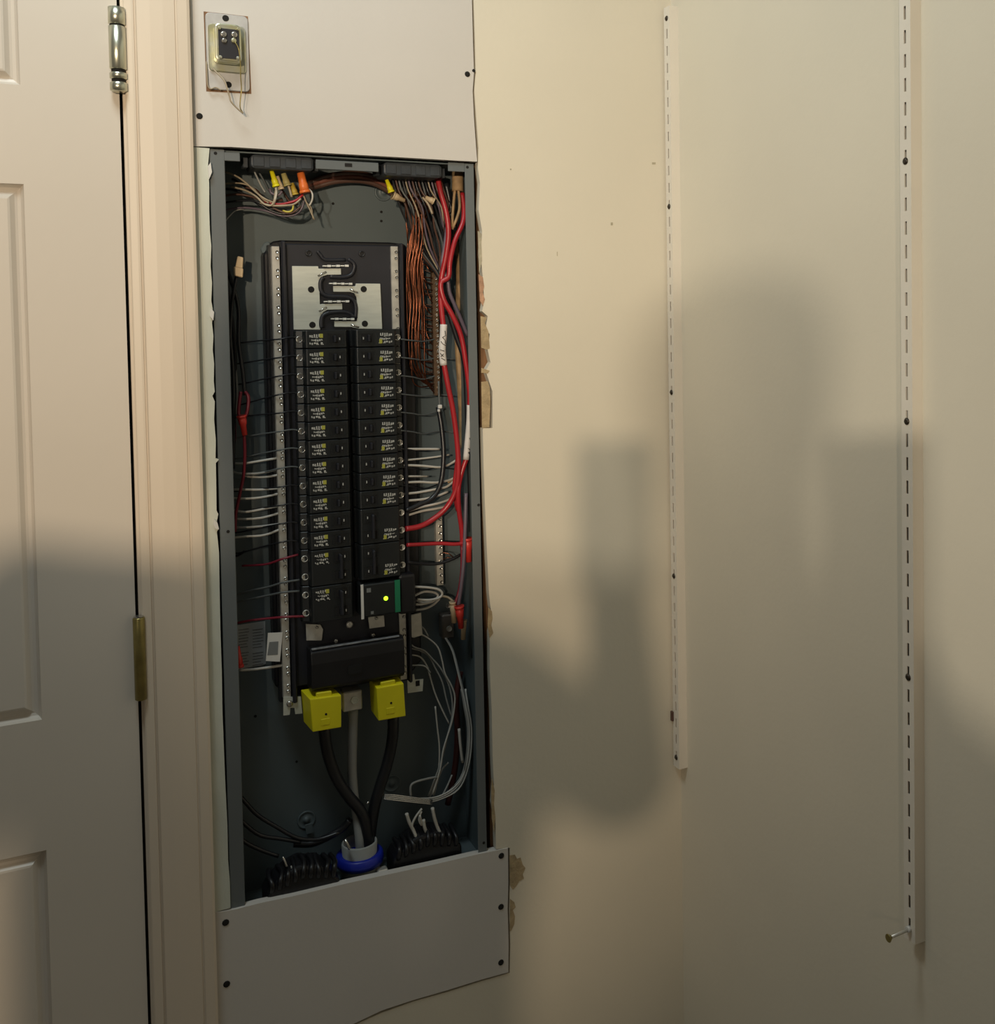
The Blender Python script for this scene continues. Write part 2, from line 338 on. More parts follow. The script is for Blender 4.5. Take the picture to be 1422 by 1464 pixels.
MB().prism(rrect(a.x, b.x, b.z, a.z, 0.006), -0.026, -0.008).build('transformer_can', zincy, T, bevel=.002, seg=2)
a = B(311.5, 40, -.0275); b = B(342, 85, -.0275)
tb = MB().prism(rrect(a.x, b.x, b.z, a.z, 0.001), -0.0285, -0.026).build('terminal_block', blackd, T)
for q, r, m in (((319.5, 49), .0040, screwm), ((334.5, 49.5), .0040, screwm), ((320.5, 58), .0034, screwm), ((334, 58), .0034, zincy), ((313.5, 40), .0022, zincy), ((340.5, 42), .0022, zincy), ((315, 81.5), .0022, zincy), ((340, 83), .0022, zincy)):
    p = B(*q, -.029); MB().lathe(p, [(r, -.001), (r, .001), (r * .6, .002)], 12, 'y').build('terminal_screw', m, T, smooth=True)
def PW(pts): return [B(x, y, d) for x, y, d in pts]
MB().tube(PW([(335, 59, -.031), (341, 70, -.033), (343.5, 90, -.03), (344, 110, -.026), (345, 128, -.022), (343, 152, -.02), (347.5, 162, -.018)]), .0007).build('bell_wire', brass, T, smooth=True)
MB().tube(PW([(304, 98, -.010), (314, 108, -.016), (321, 116, -.02), (325, 128, -.021), (328, 138, -.02), (330, 145, -.02), (338, 154, -.019), (347.5, 162, -.018)]), .0010).build('bell_wire', tanw, T, smooth=True)['label'] = 'pale bell wire'
MB().tube(PW([(295, 88, -.006), (296, 110, -.007), (297, 122, -.007), (301, 127, -.007), (308, 125, -.007), (316, 129, -.007)]), .0009).build('bell_wire', tanw, T, smooth=True)
# ---------------------------------------------------------------- panel box
BW, D = 0.362, 0.095
P = thing('electrical_panel', (0, 0.05, 0), 'open grey steel electrical panel box recessed in the wall beside the door', 'electrical panel')
fy = 0.004
MB().box(0, BW, D, D + .0015, -0.03, HB).build('back_plate', steelb, P)
lw = MB().box(0.0, 0.0015, fy, D, -0.03, HB).build('side_wall', steelb, P)
rw = MB().box(BW - .0015, BW, fy, D, -0.03, HB).build('side_wall', steelb, P)
MB().box(0, BW, fy + .006, D, HB - .002, HB).build('top_wall', steelb, P)
MB().box(0, BW, fy + .004, D, -0.031, -0.0295).build('bottom_wall', steelb, P)
lf = MB().box(0.0, 0.0185, fy - .0015, fy, -0.03, HB).build('flange', steel, P, bevel=.0007)
rf = MB().box(BW - .0138, BW, fy - .0015, fy, -0.03, HB).build('flange', steel, P, bevel=.0007)
for q, par in (((308, 219), lf), ((668, 239), rf), ((684, 722), rf), ((691.5, 1205), rf), ((326, 760), lf)):
    p = B(*q, fy - .0016); MB().lathe(p, [(.0022, -.0002), (.0021, .0003)], 10, 'y').build('screw_hole', hole, par)
for a_, b_ in (((317, 215), (343, 231)), ((451, 226), (541, 246)), ((640, 230), (664, 246))):
    a = B(*a_, fy); b = B(*b_, fy); t = MB().box(a.x, b.x, fy - .001, fy + .001, b.z, a.z - .002).build('cover_tab', steel, P, bevel=.0006)
    if b_[0] == 541:
        p = B(498, 236, fy - .0012); MB().box(p.x - .005, p.x + .005, fy - .0014, fy, p.z - .0025, p.z + .0025).build('slot', hole, t)
for q, r in (((476, 291), .002), ((545, 303), .002), ((545, 316), .002), ((365, 1024), .002), ((424, 1089), .0018)):
    p = B(*q, D - .0003); MB().lathe(p, [(r, -.0002), (r * .95, .0003)], 10, 'y').build('screw_hole', hole, P)
for q in ((548, 275), (438, 1172), (560, 1120)):
    p = B(*q, D); MB().lathe(p, [(.0135, 0), (.013, .0012), (.0112, .0012), (.0105, .0003), (.0045, .0003), (.004, .002), (.001, .003)], 22, 'y').build('knockout', steelb, P, smooth=True)
# black bus backing
by = 0.066
def PX(px, py, Y): return B(px, py, Y).x
pan = MB()
zt, zb = B(480, 345, by).z, B(480, 985, by).z
X0, X1 = 0.0735, 0.2865
pan.prism([(X0, zt - .02), (X0 + .012, zt - .002), (X0 + .024, zt), (X0 + .035, zt), (X1 - .035, zt), (X1 - .012, zt - .002), (X1, zt - .022), (X1, zb + .02), (X1 - .02, zb), (X0 + .02, zb), (X0, zb + .02)], by, D - .002)
bb = pan.build('bus_backing', blackp, P, bevel=.002)
for x in (X0 + .004, X1 - .006):
    MB().prism([(x - .007, zt - .013), (x - .001, zt - .003), (x + .005, zt - .002), (x + .007, zt - .008), (x + .002, zt - .017), (x - .005, zt - .019)], by + .004, by + .008).build('mounting_ear', steelb, P, bevel=.001)
mid = MB(); mid.box(0.097, 0.262, 0.045, by, zb + .02, zt - .006); mid.box(0.093, 0.099, 0.036, by, zb, zt - .003); mid.box(0.259, 0.264, 0.036, by, zb, zt - .003)
md = mid.build('bus_cradle', blackd, P, bevel=.0015)
for q in ((441, 362), (517, 363)):
    p = B(*q, .045); MB().lathe(p, [(.0045, 0), (.0042, .0015), (.003, .0018), (.0028, .0006)], 18, 'y').build('moulded_boss', blackp, P, smooth=True)
def ZM(zx, zy): return (360 + zx / 5.925, 330 + zy / 5.925)
# ridge barriers
rb = MB()
def strip_(pl, y, wd, h):
    P3 = [B(a_, b_, y) for a_, b_ in pl]; rb.tube([V((p.x, y, p.z)) for p in P3], wd, 6)
strip_([ZM(555, 175), ZM(580, 205), ZM(625, 245), ZM(790, 245)], .042, .0025, 0)
strip_([ZM(815, 240), ZM(860, 275), ZM(865, 320), ZM(835, 375), ZM(760, 392), ZM(660, 388)], .041, .0028, 0)
strip_([ZM(600, 395), ZM(578, 440), ZM(590, 520), ZM(650, 555), ZM(800, 560), ZM(860, 590), ZM(880, 650), ZM(875, 740)], .040, .0030, 0)
strip_([ZM(660, 690), ZM(600, 720), ZM(585, 780), ZM(590, 820)], .040, .0030, 0)
strip_([ZM(640, 695), ZM(760, 685), ZM(830, 700), ZM(860, 730)], .040, .0025, 0)
rb.build('barrier_ridge', blackd, P, smooth=True)
strip_y = .039
lp = [(340, 298), (562, 300), (565, 320), (755, 318), (757, 372), (640, 373), (600, 385), (575, 420), (573, 470), (577, 625), (590, 620), (765, 615), (767, 666), (640, 670), (605, 690), (584, 740), (580, 838), (355, 838)]
MB().poly([ZM(*p) for p in lp], .040, .0425).build('bus_plate', alum, P, bevel=.0005)
rp = [(880, 446), (1088, 448), (1105, 832), (905, 830), (840, 815), (700, 814), (698, 766), (890, 766), (890, 600), (885, 560), (868, 530), (830, 518), (690, 517), (688, 466), (878, 468)]
MB().poly([ZM(*p) for p in rp], .040, .0425).build('bus_plate', alum, P, bevel=.0005)
for q in ((502, 497), (513, 797), (947, 494), (957, 787)):
    p = B(*ZM(*q), .0398); MB().lathe(p, [(.0045, -.0002), (.0043, .0003)], 16, 'y').build('screw_hole', hole, P)
for q0, q1 in (((600, 298), (825, 296)), ((655, 446), (855, 450)), ((610, 600), (830, 597)), ((670, 746), (872, 748))):
    a = B(*ZM(*q0), .038); b = B(*ZM(*q1), .038); n = 6; t = MB()
    for k in range(n):
        u0 = a.lerp(b, k / n); u1 = a.lerp(b, (k + .86) / n); hh = .0009 + .0006 * (k % 2)
        t.box(u0.x, u1.x, .037, .042, u0.z - hh, u0.z + hh)
    t.build('stab_clip', mat('bright_tin', (.85, .85, .80), .35, .3), P, bevel=.0003)
for q0, q1 in (((557, 383), (628, 348)), ((830, 492), (895, 525)), ((567, 683), (632, 648)), ((838, 793), (905, 818))):
    a = B(*ZM(*q0), .037); b = B(*ZM(*q1), .037); MB().tube([a, b], .0014, 8).build('bent_tab', screwm, P, smooth=True)
# neutral bars with screws
def bar(px0, py0, py1, wd, y, name, m, n, rs=.0024, two=False, par=P, pairs=True, sm=screwm):
    x = B(px0, py0, y).x; z1 = B(px0, py0, y).z; z0 = B(px0, py1, y).z
    bo = MB().box(x, x + wd, y, y + .009, z0, z1).build(name, m, par, bevel=.0006); first = None
    for k in range(n):
        z = z1 - (k + (0.25 if (pairs and k % 2) else 0.5 if not pairs else .62)) * (z1 - z0) / n
        loc = V((x + wd * .66 + R_.uniform(-.0004, .0004), y, z))
        if first is None:
            first = MB().lathe(V(loc), [(rs, 0), (rs, .0012), (rs * .75, .0018), (rs * .3, .0012)], 8, 'y').build('terminal_screw', sm, bo, smooth=False); l0 = loc
        else: dup(first, bo, loc - l0)
    return bo
bar(388, 352, 1002, .0105, .042, 'neutral_bar', alumb, 50)
bar(558.5, 352, 975, .0105, .042, 'neutral_bar', alumb, 46)
bar(617, 372, 566, .0095, .066, 'ground_bar', mat('brown_bar', (0.16, 0.10, 0.06), 0.4, 0.5, noise=.3), 26, .0022, pairs=False)
bar(622.5, 738, 838, .0105, .066, 'ground_bar', alumb, 10, .0026, pairs=False)
# channel boxes behind bars
ch = MB(); ch.box(.0775, .0925, .051, by, zb, zt - .008); ch.box(.2475, .2605, .051, by, zb, zt - .008); ch.build('bar_channel', blackp, P)
# foot brackets
f = MB().poly([(405, 997), (430, 996), (432, 1020), (422, 1021), (421, 1012), (415, 1012), (414, 1022), (405, 1023)], .040, .0415).build('foot_bracket', alum, P)
p = B(414, 1006, .0395); MB().lathe(p, [(.0045, 0), (.0042, .002), (.002, .0025)], 12, 'y').build('terminal_screw', screwm, f, smooth=True)
f = MB().poly([(582, 966), (592, 964), (593, 972), (605, 971), (604, 988), (583, 991)], .055, .0565).build('foot_bracket', alum, P)
p = B(597, 977, .0545); MB().box(p.x - .003, p.x + .003, .0543, .055, p.z - .004, p.z + .004).build('slot', hole, f)
MB().poly([(584, 880), (602, 876), (604, 908), (592, 912), (582, 910)], .050, .052).build('neutral_strap', alumb, P, bevel=.0005)
# stickers
sk = MB().poly([(338, 894), (379, 888), (380, 949), (375, 951), (349, 955), (338, 958)], D - .001, D - .0003).build('warning_sticker', stick, P)
t = MB()
for k in range(13):
    y = 899 + k * 4.2
    if 925 < y < 929: continue
    for x0, x1 in ((341, 356), (361, 377)):
        a = B(x0, y + 2, D - .0012); b = B(x1 - R_.uniform(0, 4), y + 1.2, D - .0012); t.box(a.x, b.x, D - .0013, D - .001, a.z - .0005, a.z + .0005)
t.build('small_print', inkm, sk)
sk = MB().poly([(383, 905), (404, 904), (400, 946), (380, 945)], .0405, .0412).build('rating_sticker', whitep, P)
t = MB().poly([(385, 918), (398, 917), (397, 936), (382, 937)], .0402, .0405); t.build('print_block', inkm, sk)
# ---------------------------------------------------------------- circuit breakers
PITCH = 0.0256; Z0 = 0.7617
def lblmesh(mirror, W=.0185, H=.0150):
    g = MB(); yl = MB(); r = random.Random(5); s = -1 if mirror else 1
    yf = -.0004
    for row, (z0, z1, n, dens) in enumerate(((.0012, .0074, 6, 1), (-.0030, .0004, 7, .9), (-.0078, -.0038, 6, .85))):
        for k in range(n):
            if r.random() > dens: continue
            x = -W / 2 + W * k / n; wd = W / n * r.uniform(.5, .85); a = z0 + r.uniform(0, .35) * (z1 - z0); b_ = z1 - r.uniform(0, .25) * (z1 - z0)
            g.box(min(s * x, s * (x + wd)), max(s * x, s * (x + wd)), yf, 0, a, b_)
            if r.random() > .5: g.box(min(s * x, s * (x + wd * 1.5)), max(s * x, s * (x + wd * 1.5)), yf, 0, a, a + .0011)
    if not mirror: yl.box(.0045, .0092, yf - .0002, 0, .002, .0076)
    else: yl.box(-.0092, -.005, yf - .0002, 0, -.0078, -.0018)
    return g, yl
def breaker(side, rows_, label):
    """side -1 left column (lug at left), +1 right column; rows_ = list of row numbers"""
    zc = Z0 - PITCH * (sum(rows_) / len(rows_)); n = len(rows_)
    x_in = 0.1805 if side < 0 else 0.1835; s = -1 if side < 0 else 1
    X = lambda d: x_in + s * d                 # d = distance from the bus centre line
    t = thing('circuit_breaker', V((x_in, .062, zc)), label, 'circuit breaker', 'circuit breakers in the two columns')
    h = PITCH * n / 2 - .0006
    def bx(mb, d0, d1, y0, y1, z0, z1): mb.box(min(X(d0), X(d1)), max(X(d0), X(d1)), y0, y1, zc + z0, zc + z1)
    m = MB()                                    # stepped case: one outline extruded in z
    out = [(0.0, .040), (.004, .040), (.004, .0225), (.0065, .0195), (.060, .0195), (.0625, .0225), (.0630, .031), (.0715, .034), (.0735, .036), (.0735, .060), (0, .060)]
    N = len(out); m.add([(X(d), y, zc - h) for d, y in out] + [(X(d), y, zc + h) for d, y in out],
          [tuple(range(N)), tuple(range(2 * N - 1, N - 1, -1))] + [(i, (i + 1) % N, (i + 1) % N + N, i + N) for i in range(N)])
    m.build('case', brk, t, bevel=.0008)
    for i, rr in enumerate(rows_):
        zz = (Z0 - PITCH * rr) - zc
        k = MB(); bx(k, .0085, .0095, .0188, .0196, zz - .006, zz + .006)
        bx(k, .030, .031, .0188, .0196, zz - .007, zz + .007); bx(k, .0085, .031, .0188, .0196, zz + .0068, zz + .0076); bx(k, .0085, .031, .0188, .0196, zz - .0076, zz - .0068)
        k.build('toggle_frame', brk, t)
        k = MB(); bx(k, .0125, .0205, .0188, .0198, zz - .006, zz + .006); bx(k, .0245, .0285, .0188, .0198, zz - .0055, zz + .0055); k.build('toggle_recess', hole, t)
        k = MB(); bx(k, .0205, .0240, .0130, .0200, zz - .0048, zz + .0048); k.build('toggle', blackd, t, bevel=.0008)
        k = MB(); bx(k, .0145, .0158, .0180, .0188, zz - .0016, zz + .0018); k.build('indicator_mark', print_, t)
        p = V((X(.0675), .0325, zc + zz)); c = MB().lathe(p, [(.0048, -.002), (.0048, .001), (.0036, .0014), (.0034, -.0002)], 14, 'y').build('lug_collar', screwm if rr < 4 else alumb, t, smooth=True)
    lr = rows_[0] if side < 0 else rows_[-1]; zz = Z0 - PITCH * lr; xl = X(.047)
    g, yl = lblmesh(side > 0)
    for mm, nm, ma in ((g, 'rating_print', print_), (yl, 'rating_square', printy)):
        mm.v = [V((v_.x + xl, v_.y + .0195, v_.z + zz)) for v_ in mm.v]; mm.build(nm, ma, t)
    if n > 1:
        k = MB(); bx(k, .0195, .0235, .0100, .0140, -PITCH / 2 - .004, PITCH / 2 + .004); k.build('handle_tie', blackd, t, bevel=.0008)
    return t
ordn = ['topmost', 'second', 'third', 'fourth', 'fifth', 'sixth', 'seventh', 'eighth', 'ninth', 'tenth', 'eleventh', 'twelfth']
L0 = breaker(-1, [0], 'black single-pole breaker, topmost in the left column')
R0 = breaker(1, [0], 'black single-pole breaker, topmost in the right column')
for k in range(1, 12): clone(L0, V((.1805, .062, Z0 - PITCH * k)), 'black single-pole breaker, %s from the top in the left column' % ordn[k])
for k in range(1, 10): clone(R0, V((.1835, .062, Z0 - PITCH * k)), 'black single-pole breaker, %s from the top in the right column' % ordn[k])
breaker(-1, [12, 13], 'black double-pole breaker below the single breakers of the left column')
breaker(-1, [14, 15], 'black double-pole breaker at the bottom of the left column')
breaker(1, [10, 11], 'black double-pole breaker fed by the thick red wires in right column')
breaker(1, [12, 13], 'black double-pole breaker just above the green-banded surge protector')
# surge protector
z1, z0 = B(540, 834, .012).z, B(540, 880, .012).z
SP = thing('surge_protector', V((.19, .062, (z0 + z1) / 2)), 'black surge protector with green band and lit green lamp, bottom of right column', 'surge protector', )
x0, x1 = B(516, 855, .012).x, B(594, 855, .02).x
MB().box(x0, B(572, 855, .012).x, .012, .060, z0, z1).build('case', brk, SP, bevel=.0015)
MB().box(B(572, 855, .012).x, x1, .018, .064, z0 - .006, z1 + .006).build('side_case', blackp, SP, bevel=.004, seg=2)
MB().box(x0 - .0002, x0 + .0035, .0112, .013, z0 - .002, z1 + .001).build('white_strip', whitep, SP)
MB().box(B(564.5, 855, .0115).x, B(572, 855, .0115).x, .0112, .013, z0 + .001, z1 + .001).build('green_band', green, SP)
p = B(551.5, 855.5, .0115); MB().lathe(p, [(.0031, -.001), (.0031, .0004), (.002, .0012)], 14, 'y').build('indicator_lamp', led, SP, smooth=True)
p = B(527, 844, .0115); MB().box(p.x - .003, p.x + .003, .0113, .0122, p.z - .003, p.z + .003).build('small_mark', inkm, SP)
p = B(532, 876, .0115); MB().box(p.x - .002, p.x + .002, .0113, .0122, p.z - .002, p.z + .002).build('small_mark', inkm, SP)
# ---------------------------------------------------------------- lug end
for pl in ([(437, 892), (458, 893), (462, 900), (460, 916), (438, 916)], [(526, 882), (549, 880), (550, 896), (528, 899)]):
    f = MB().poly(pl, .038, .040).build('bus_stab', alumb, P, bevel=.0005)
for q, r in (((499.5, 893), .0048), ((480, 916.5), .003), ((533, 908), .003), ((453, 897), .0022), ((538, 884), .0022)):
    p = B(*q, .036); MB().lathe(p, [(r, -.002), (r, .001), (r * .6, .0022)], 12, 'y').build('terminal_screw', screwm if r < .004 else alumb, P, smooth=True)
LC_ = thing('lug_cover', B(510, 980, .05), 'glossy black plastic cover over the main lugs below the breakers', 'cover')
a = B(444, 930, .014); b = B(579, 975, .014)
zt2 = B(510, 920, .014).z; zb2 = B(510, 980, .014).z
g = MB(); n = 4
pf = [(.060, zt2 - .004), (.022, zt2), (.014, zt2 - .004), (.012, zt2 - .020), (.013, zb2 + .006), (.020, zb2), (.060, zb2)]
g.add([(a.x, y, z) for y, z in pf] + [(b.x, y, z) for y, z in pf], [tuple(range(7)), tuple(range(13, 6, -1))] + [(i, (i + 1) % 7, (i + 1) % 7 + 7, i + 7) for i in range(7)])
g.build('cover_body', blackp, LC_, bevel=.0015, seg=2)
MB().box(a.x + .002, b.x - .006, .0165, .0215, zt2 - .0012, zt2 + .0010).build('worn_edge', mat('worn_grey', (.22, .23, .24), .45, noise=.5, scale=160), LC_, bevel=.0006)
MB().box(a.x + .050, a.x + .070, .0113, .013, zt2 - .042, zt2 - .030).build('finger_recess', hole, LC_)
def yellow_lug(pl, tabl, side, hp, label):
    y = .010; c = B(*hp, y)
    t = thing('terminal_insulator', V((c.x, .04, c.z)), label, 'cap', 'yellow caps on the two main lugs')
    fr = [B(x, yy, y) for x, yy in pl]; bk = [V((p.x * 1.0 - .006 + (.004 if side > 0 else 0), .045, p.z + .004)) for p in fr]
    MB().add(fr + bk, [(0, 1, 2, 3), (7, 6, 5, 4)] + [(i, (i + 1) % 4, (i + 1) % 4 + 4, i + 4) for i in range(4)]).build('cap_body', yellow, t, bevel=.0012, seg=2)
    MB().poly(tabl, .013, .019).build('cap_tab', yellow, t, bevel=.001)
    MB().lathe(c, [(.0017, -.0003), (.0016, .0004)], 10, 'y').build('probe_hole', hole, t)
    q = B(hp[0] - 1, hp[1] + 11, y); f = MB(); f.box(q.x - .006, q.x + .006, y - .0006, y + .0005, q.z - .0045, q.z + .0045); f.build('raised_rib', yellow, t, bevel=.0004)
yellow_lug([(443, 1000), (488, 994), (488, 1040), (447, 1047)], [(452, 991), (474, 988), (475, 997), (452, 999)], -1, (466, 1021), 'bright yellow lug cap at lower left, lower of the pair')
yellow_lug([(538, 984), (577, 977), (580, 1024), (541, 1031)], [(544, 976), (565, 972), (566, 981), (545, 984)], 1, (559, 1005), 'bright yellow lug cap at lower right, higher of the pair')
a = B(490, 991, .03); b = B(518, 1014, .03)
NL = thing('neutral_lug', V(((a.x + b.x) / 2, .05, b.z)), 'silver aluminium neutral lug between the two yellow caps', 'lug')
MB().box(a.x, b.x, .030, .055, b.z, a.z).build('lug_body', alumb, NL, bevel=.0015)
p = B(507, 1001, .029); MB().lathe(p, [(.0062, -.001), (.0058, .0012), (.0042, .0012), (.0040, 0)], 6, 'y').build('set_screw', alum, NL)
MB().box(a.x - .008, a.x, .038, .042, b.z + .003, a.z - .003).build('lug_foot', alum, NL)
# ---------------------------------------------------------------- cable clamps top and bottom
def clamp(x0, x1, y0, y1, Yf, label, ribs, depth, m, zpad=0):
    a = B(x0, y0, Yf); b = B(x1, y1, Yf); zc = (a.z + b.z) / 2
    t = thing('cable_clamp', V(((a.x + b.x) / 2, Yf + depth / 2, b.z)), label, 'cable clamp', 'black plastic cable clamps in the box ends')
    MB().prism([(a.x, b.z + .003), (a.x + .004, b.z), (b.x - .004, b.z), (b.x, b.z + .003), (b.x, a.z - .003), (b.x - .004, a.z), (a.x + .004, a.z), (a.x, a.z - .003)], Yf, Yf + depth).build('clamp_body', m, t, bevel=.003, seg=2)
    for k in range(ribs):
        x = a.x + (b.x - a.x) * (k + .5) / ribs; wd = (b.x - a.x) / ribs * .34
        MB().box(x - wd, x + wd, Yf - .0012, Yf + .001, b.z + .003, a.z - .003).build('clamp_rib', m, t, bevel=.0006)
    for x in (a.x - .005, b.x + .005):
        MB().box(x - .0035, x + .0035, Yf + .012, Yf + depth * .6, b.z + .002, a.z - .003).build('clamp_ear', m, t, bevel=.001)
    return t
clamp(358, 449, 220, 245, .008, 'dark ribbed plastic cable clamp at the top left of the panel', 4, .05, clampm)
clamp(548, 632, 231, 255, .008, 'dark ribbed plastic cable clamp at the top right of the panel', 4, .05, clampm)
def heap(cx, cy, w_, h_, Y, label, seed):
    c = B(cx, cy, Y); r = random.Random(seed)
    t = thing('cable_clamp', V((c.x, Y, -.0295)), label, 'cable clamp', 'black plastic cable clamps in the box ends')
    rx = w_ / 2; zt_ = c.z + h_ / 2
    prof = []; n = 14; up = []
    for i in range(n + 1):
        u = i / n; x = c.x - rx + 2 * rx * u; z = -.029 + (zt_ + .029) * (math.sin(math.pi * min(1, max(0, u * .88 + .06))) ** .45) + r.uniform(-.002, .002); up.append((x, z))
    MB().prism([(c.x - rx, -.029)] + up + [(c.x + rx, -.029)], Y - .022, Y + .022).build('clamp_body', blackp, t, bevel=.004, seg=2)
    for k in range(9):
        x = c.x - rx + 2 * rx * (k + .7) / 9.6; z = zt_ - .004 - .010 * abs(k - 4) / 4
        MB().tube([(x, Y - .020, z - .012), (x + .001, Y - .023, z + R_.uniform(-.003, .002)), (x + .002 + R_.uniform(-.004, .004), Y - .010, z + .005), (x + .002, Y + .01, z + .005)], .0036, 6).build('clamp_finger', blackp, t, smooth=True)
    return t
heap(430, 1254, .100, .052, .030, 'lumpy black cable clamp at the bottom left corner of the panel', 1)
heap(606, 1208, .104, .050, .040, 'lumpy black cable clamp at the bottom right holding white wires', 2)
# ---------------------------------------------------------------- conduit connector with blue bushing
c = B(514, 1221, .05); c.z = B(514, 1221, .05).z
CN = thing('conduit_connector', V((c.x, .05, -.0295)), 'conduit connector with blue bushing ring rising from the panel floor', 'connector')
b0 = V((c.x, .05, 0))
MB().lathe(b0, [(.028, -.029), (.028, c.z - .010), (.024, c.z - .006), (.0255, c.z + .018), (.0235, c.z + .020), (.022, c.z + .018), (.021, c.z - .01), (.021, -.02)], 28).build('connector_body', conn, CN, smooth=True)
MB().lathe(b0, [(.0265, c.z - .012), (.033, c.z - .012), (.0345, c.z - .006), (.033, c.z + .002), (.030, c.z + .004), (.0262, c.z + .002)], 32).build('bushing', blue, CN, smooth=True)['label'] = 'deep blue insulating bushing'
MB().box(c.x + .018, c.x + .034, .018, .032, c.z - .030, c.z - .016).build('clamp_lug', alumb, CN, bevel=.002)
p = B(497, 1207, .022); MB().tube([B(493, 1200, .024), B(500, 1214, .02)], .0022, 8).build('set_screw', screwm, CN, smooth=True)
# ---------------------------------------------------------------- wires
def wire(m, r, pts, label, group=None, name='wire', cat='wire', n=6, y=None):
    q = [B(*p) if len(p) == 3 else B(p[0], p[1], y) for p in pts]
    o = MB().tube(q, r, n).build(name, m, org=V(q[0]), smooth=True); return tag(o, label, cat, group)
def nut(m, p0, p1, r0, r1, label, y, group='twist-on wire connectors', caps=True):
    a = B(*p0, y); b = B(*p1, y - .001)
    t = thing('wire_connector', a, label, 'wire connector', group)
    d = b - a; MB().tube([a, a + d * .5, a + d * .55, b], r0, 10, r1, False).build('shell', m, t, smooth=True)
    MB().tube([b - d * .12, b], r1 * 1.06, 10, r1 * 1.12, False).build('skirt', m, t, smooth=True); return t
G1 = 'tangled wires at the top left of the panel'
top_left = [
 (tanw, .0013, [(322, 246, .06), (338, 252, .05), (352, 262, .04), (366, 275, .035), (378, 284, .03), (392, 290, .03)]),
 (tanw, .0012, [(318, 263, .07), (343, 262, .05), (360, 268, .04), (374, 283, .035), (384, 290, .03)]),
 (tanw, .0014, [(330, 267, .06), (350, 272, .045), (366, 281, .035), (378, 292, .03), (390, 292, .026), (394, 272, .024)]),
 (greyw, .0013, [(364, 246, .04), (369, 257, .035), (374, 267, .033), (379, 275, .03)]),
 (dgrey, .0014, [(370, 246, .045), (378, 260, .04), (384, 272, .035), (392, 278, .03)]),
 (black, .0016, [(318, 290, .07), (345, 287, .055), (366, 288, .045), (385, 300, .04), (405, 306, .035), (425, 302, .03), (434, 284, .028)]),
 (brown, .0016, [(318, 280, .07), (340, 278, .06), (362, 282, .05), (380, 290, .04), (396, 300, .035), (415, 305, .03), (430, 295, .028)]),
 (lilac, .0016, [(322, 300, .07), (350, 297, .06), (378, 301, .045), (400, 308, .04), (418, 308, .035), (430, 300, .03), (435, 284, .028)]),
 (red, .0017, [(378, 288, .035), (398, 292, .03), (412, 290, .028), (424, 286, .026), (433, 278, .026)]),
 (tanw, .0013, [(372, 290, .035), (388, 294, .028), (404, 294, .026), (420, 292, .025), (430, 284, .025)]),
 (mat('yellow_insulation', (.5, .42, .05), .4), .0013, [(404, 301, .03), (412, 303, .027), (418, 300, .026), (419, 293, .026)]),
 (white, .0013, [(439, 268, .025), (446, 276, .023), (446, 286, .023), (442, 294, .024)]),
 (tanw, .0011, [(434, 280, .026), (438, 290, .026), (443, 300, .026), (449, 314, .028)]),
 (tanw, .0010, [(438, 290, .026), (444, 296, .027), (446, 304, .028), (447, 312, .03)]),
 (white, .0016, [(394, 268, .024), (395, 276, .024), (393, 285, .025), (390, 294, .028)]),
 (lilac, .0020, [(386, 270, .032), (388, 276, .03), (398, 279, .028), (403, 273, .026)]),
 (brown, .0020, [(352, 268, .06), (366, 272, .05), (376, 284, .045), (388, 288, .04), (404, 286, .04)]),
 (black, .0018, [(318, 270, .08), (336, 272, .07), (356, 282, .06), (376, 296, .05), (398, 300, .045)]),
 (black, .0018, [(332, 256, .08), (350, 266, .07), (366, 280, .06), (384, 286, .05)]),
 (brown, .0016, [(396, 262, .05), (406, 276, .045), (414, 288, .04), (426, 292, .035)]),
 (greyw, .0009, [(318, 321, .05), (328, 309, .055), (337, 301, .06), (350, 299, .065)]),
]
desc = {tanw: 'tan', greyw: 'grey', dgrey: 'dark grey', black: 'black', brown: 'brown', lilac: 'violet-grey', red: 'red', white: 'white'}
for m, r, p in top_left: wire(m, r, p, '%s wire in the tangle below the top left clamp' % desc.get(m, 'yellow'), G1)
nut(yellow, (388, 244), (395, 267), .0028, .0048, 'small yellow wire connector below the top left clamp', .024)
nut(tannut, (396, 252), (402, 271), .0025, .0040, 'small cream wire connector close beside the left yellow one', .027)
nut(mat('olive_tan', (.38, .32, .12), .5), (405, 248), (411, 266), .0035, .0052, 'olive tan wire connector between the yellow and the orange ones', .028)
nut(mat('ochre', (.45, .32, .04), .5), (417, 262), (422, 279), .0030, .0048, 'ochre wire connector half hidden beside the orange one', .03)
nut(orange, (429.5, 247), (436, 276), .0050, .0068, 'large orange wire connector hanging at the top of the panel', .022)
wire(tanw, .0017, [(409, 258, .027), (413, 268, .026), (417, 282, .026)], 'short tan wire hanging from the olive connector')
for k, (dy, m) in enumerate(((0, brown), (5, mat('rust_sheath', (.16, .05, .03), .6)), (10, brown))):
    wire(m, .0042, [(432, 268 + dy * .4, .08), (455, 256 + dy, .08), (478, 250 + dy, .078), (505, 248 + dy, .078), (532, 252 + dy, .08), (556, 264 + dy, .082), (575, 280 + dy, .085)],
         'brown sheathed cable arching across the top of the box', 'brown cables arching across the top')
G2 = 'bare copper ground wires at the right of the panel'
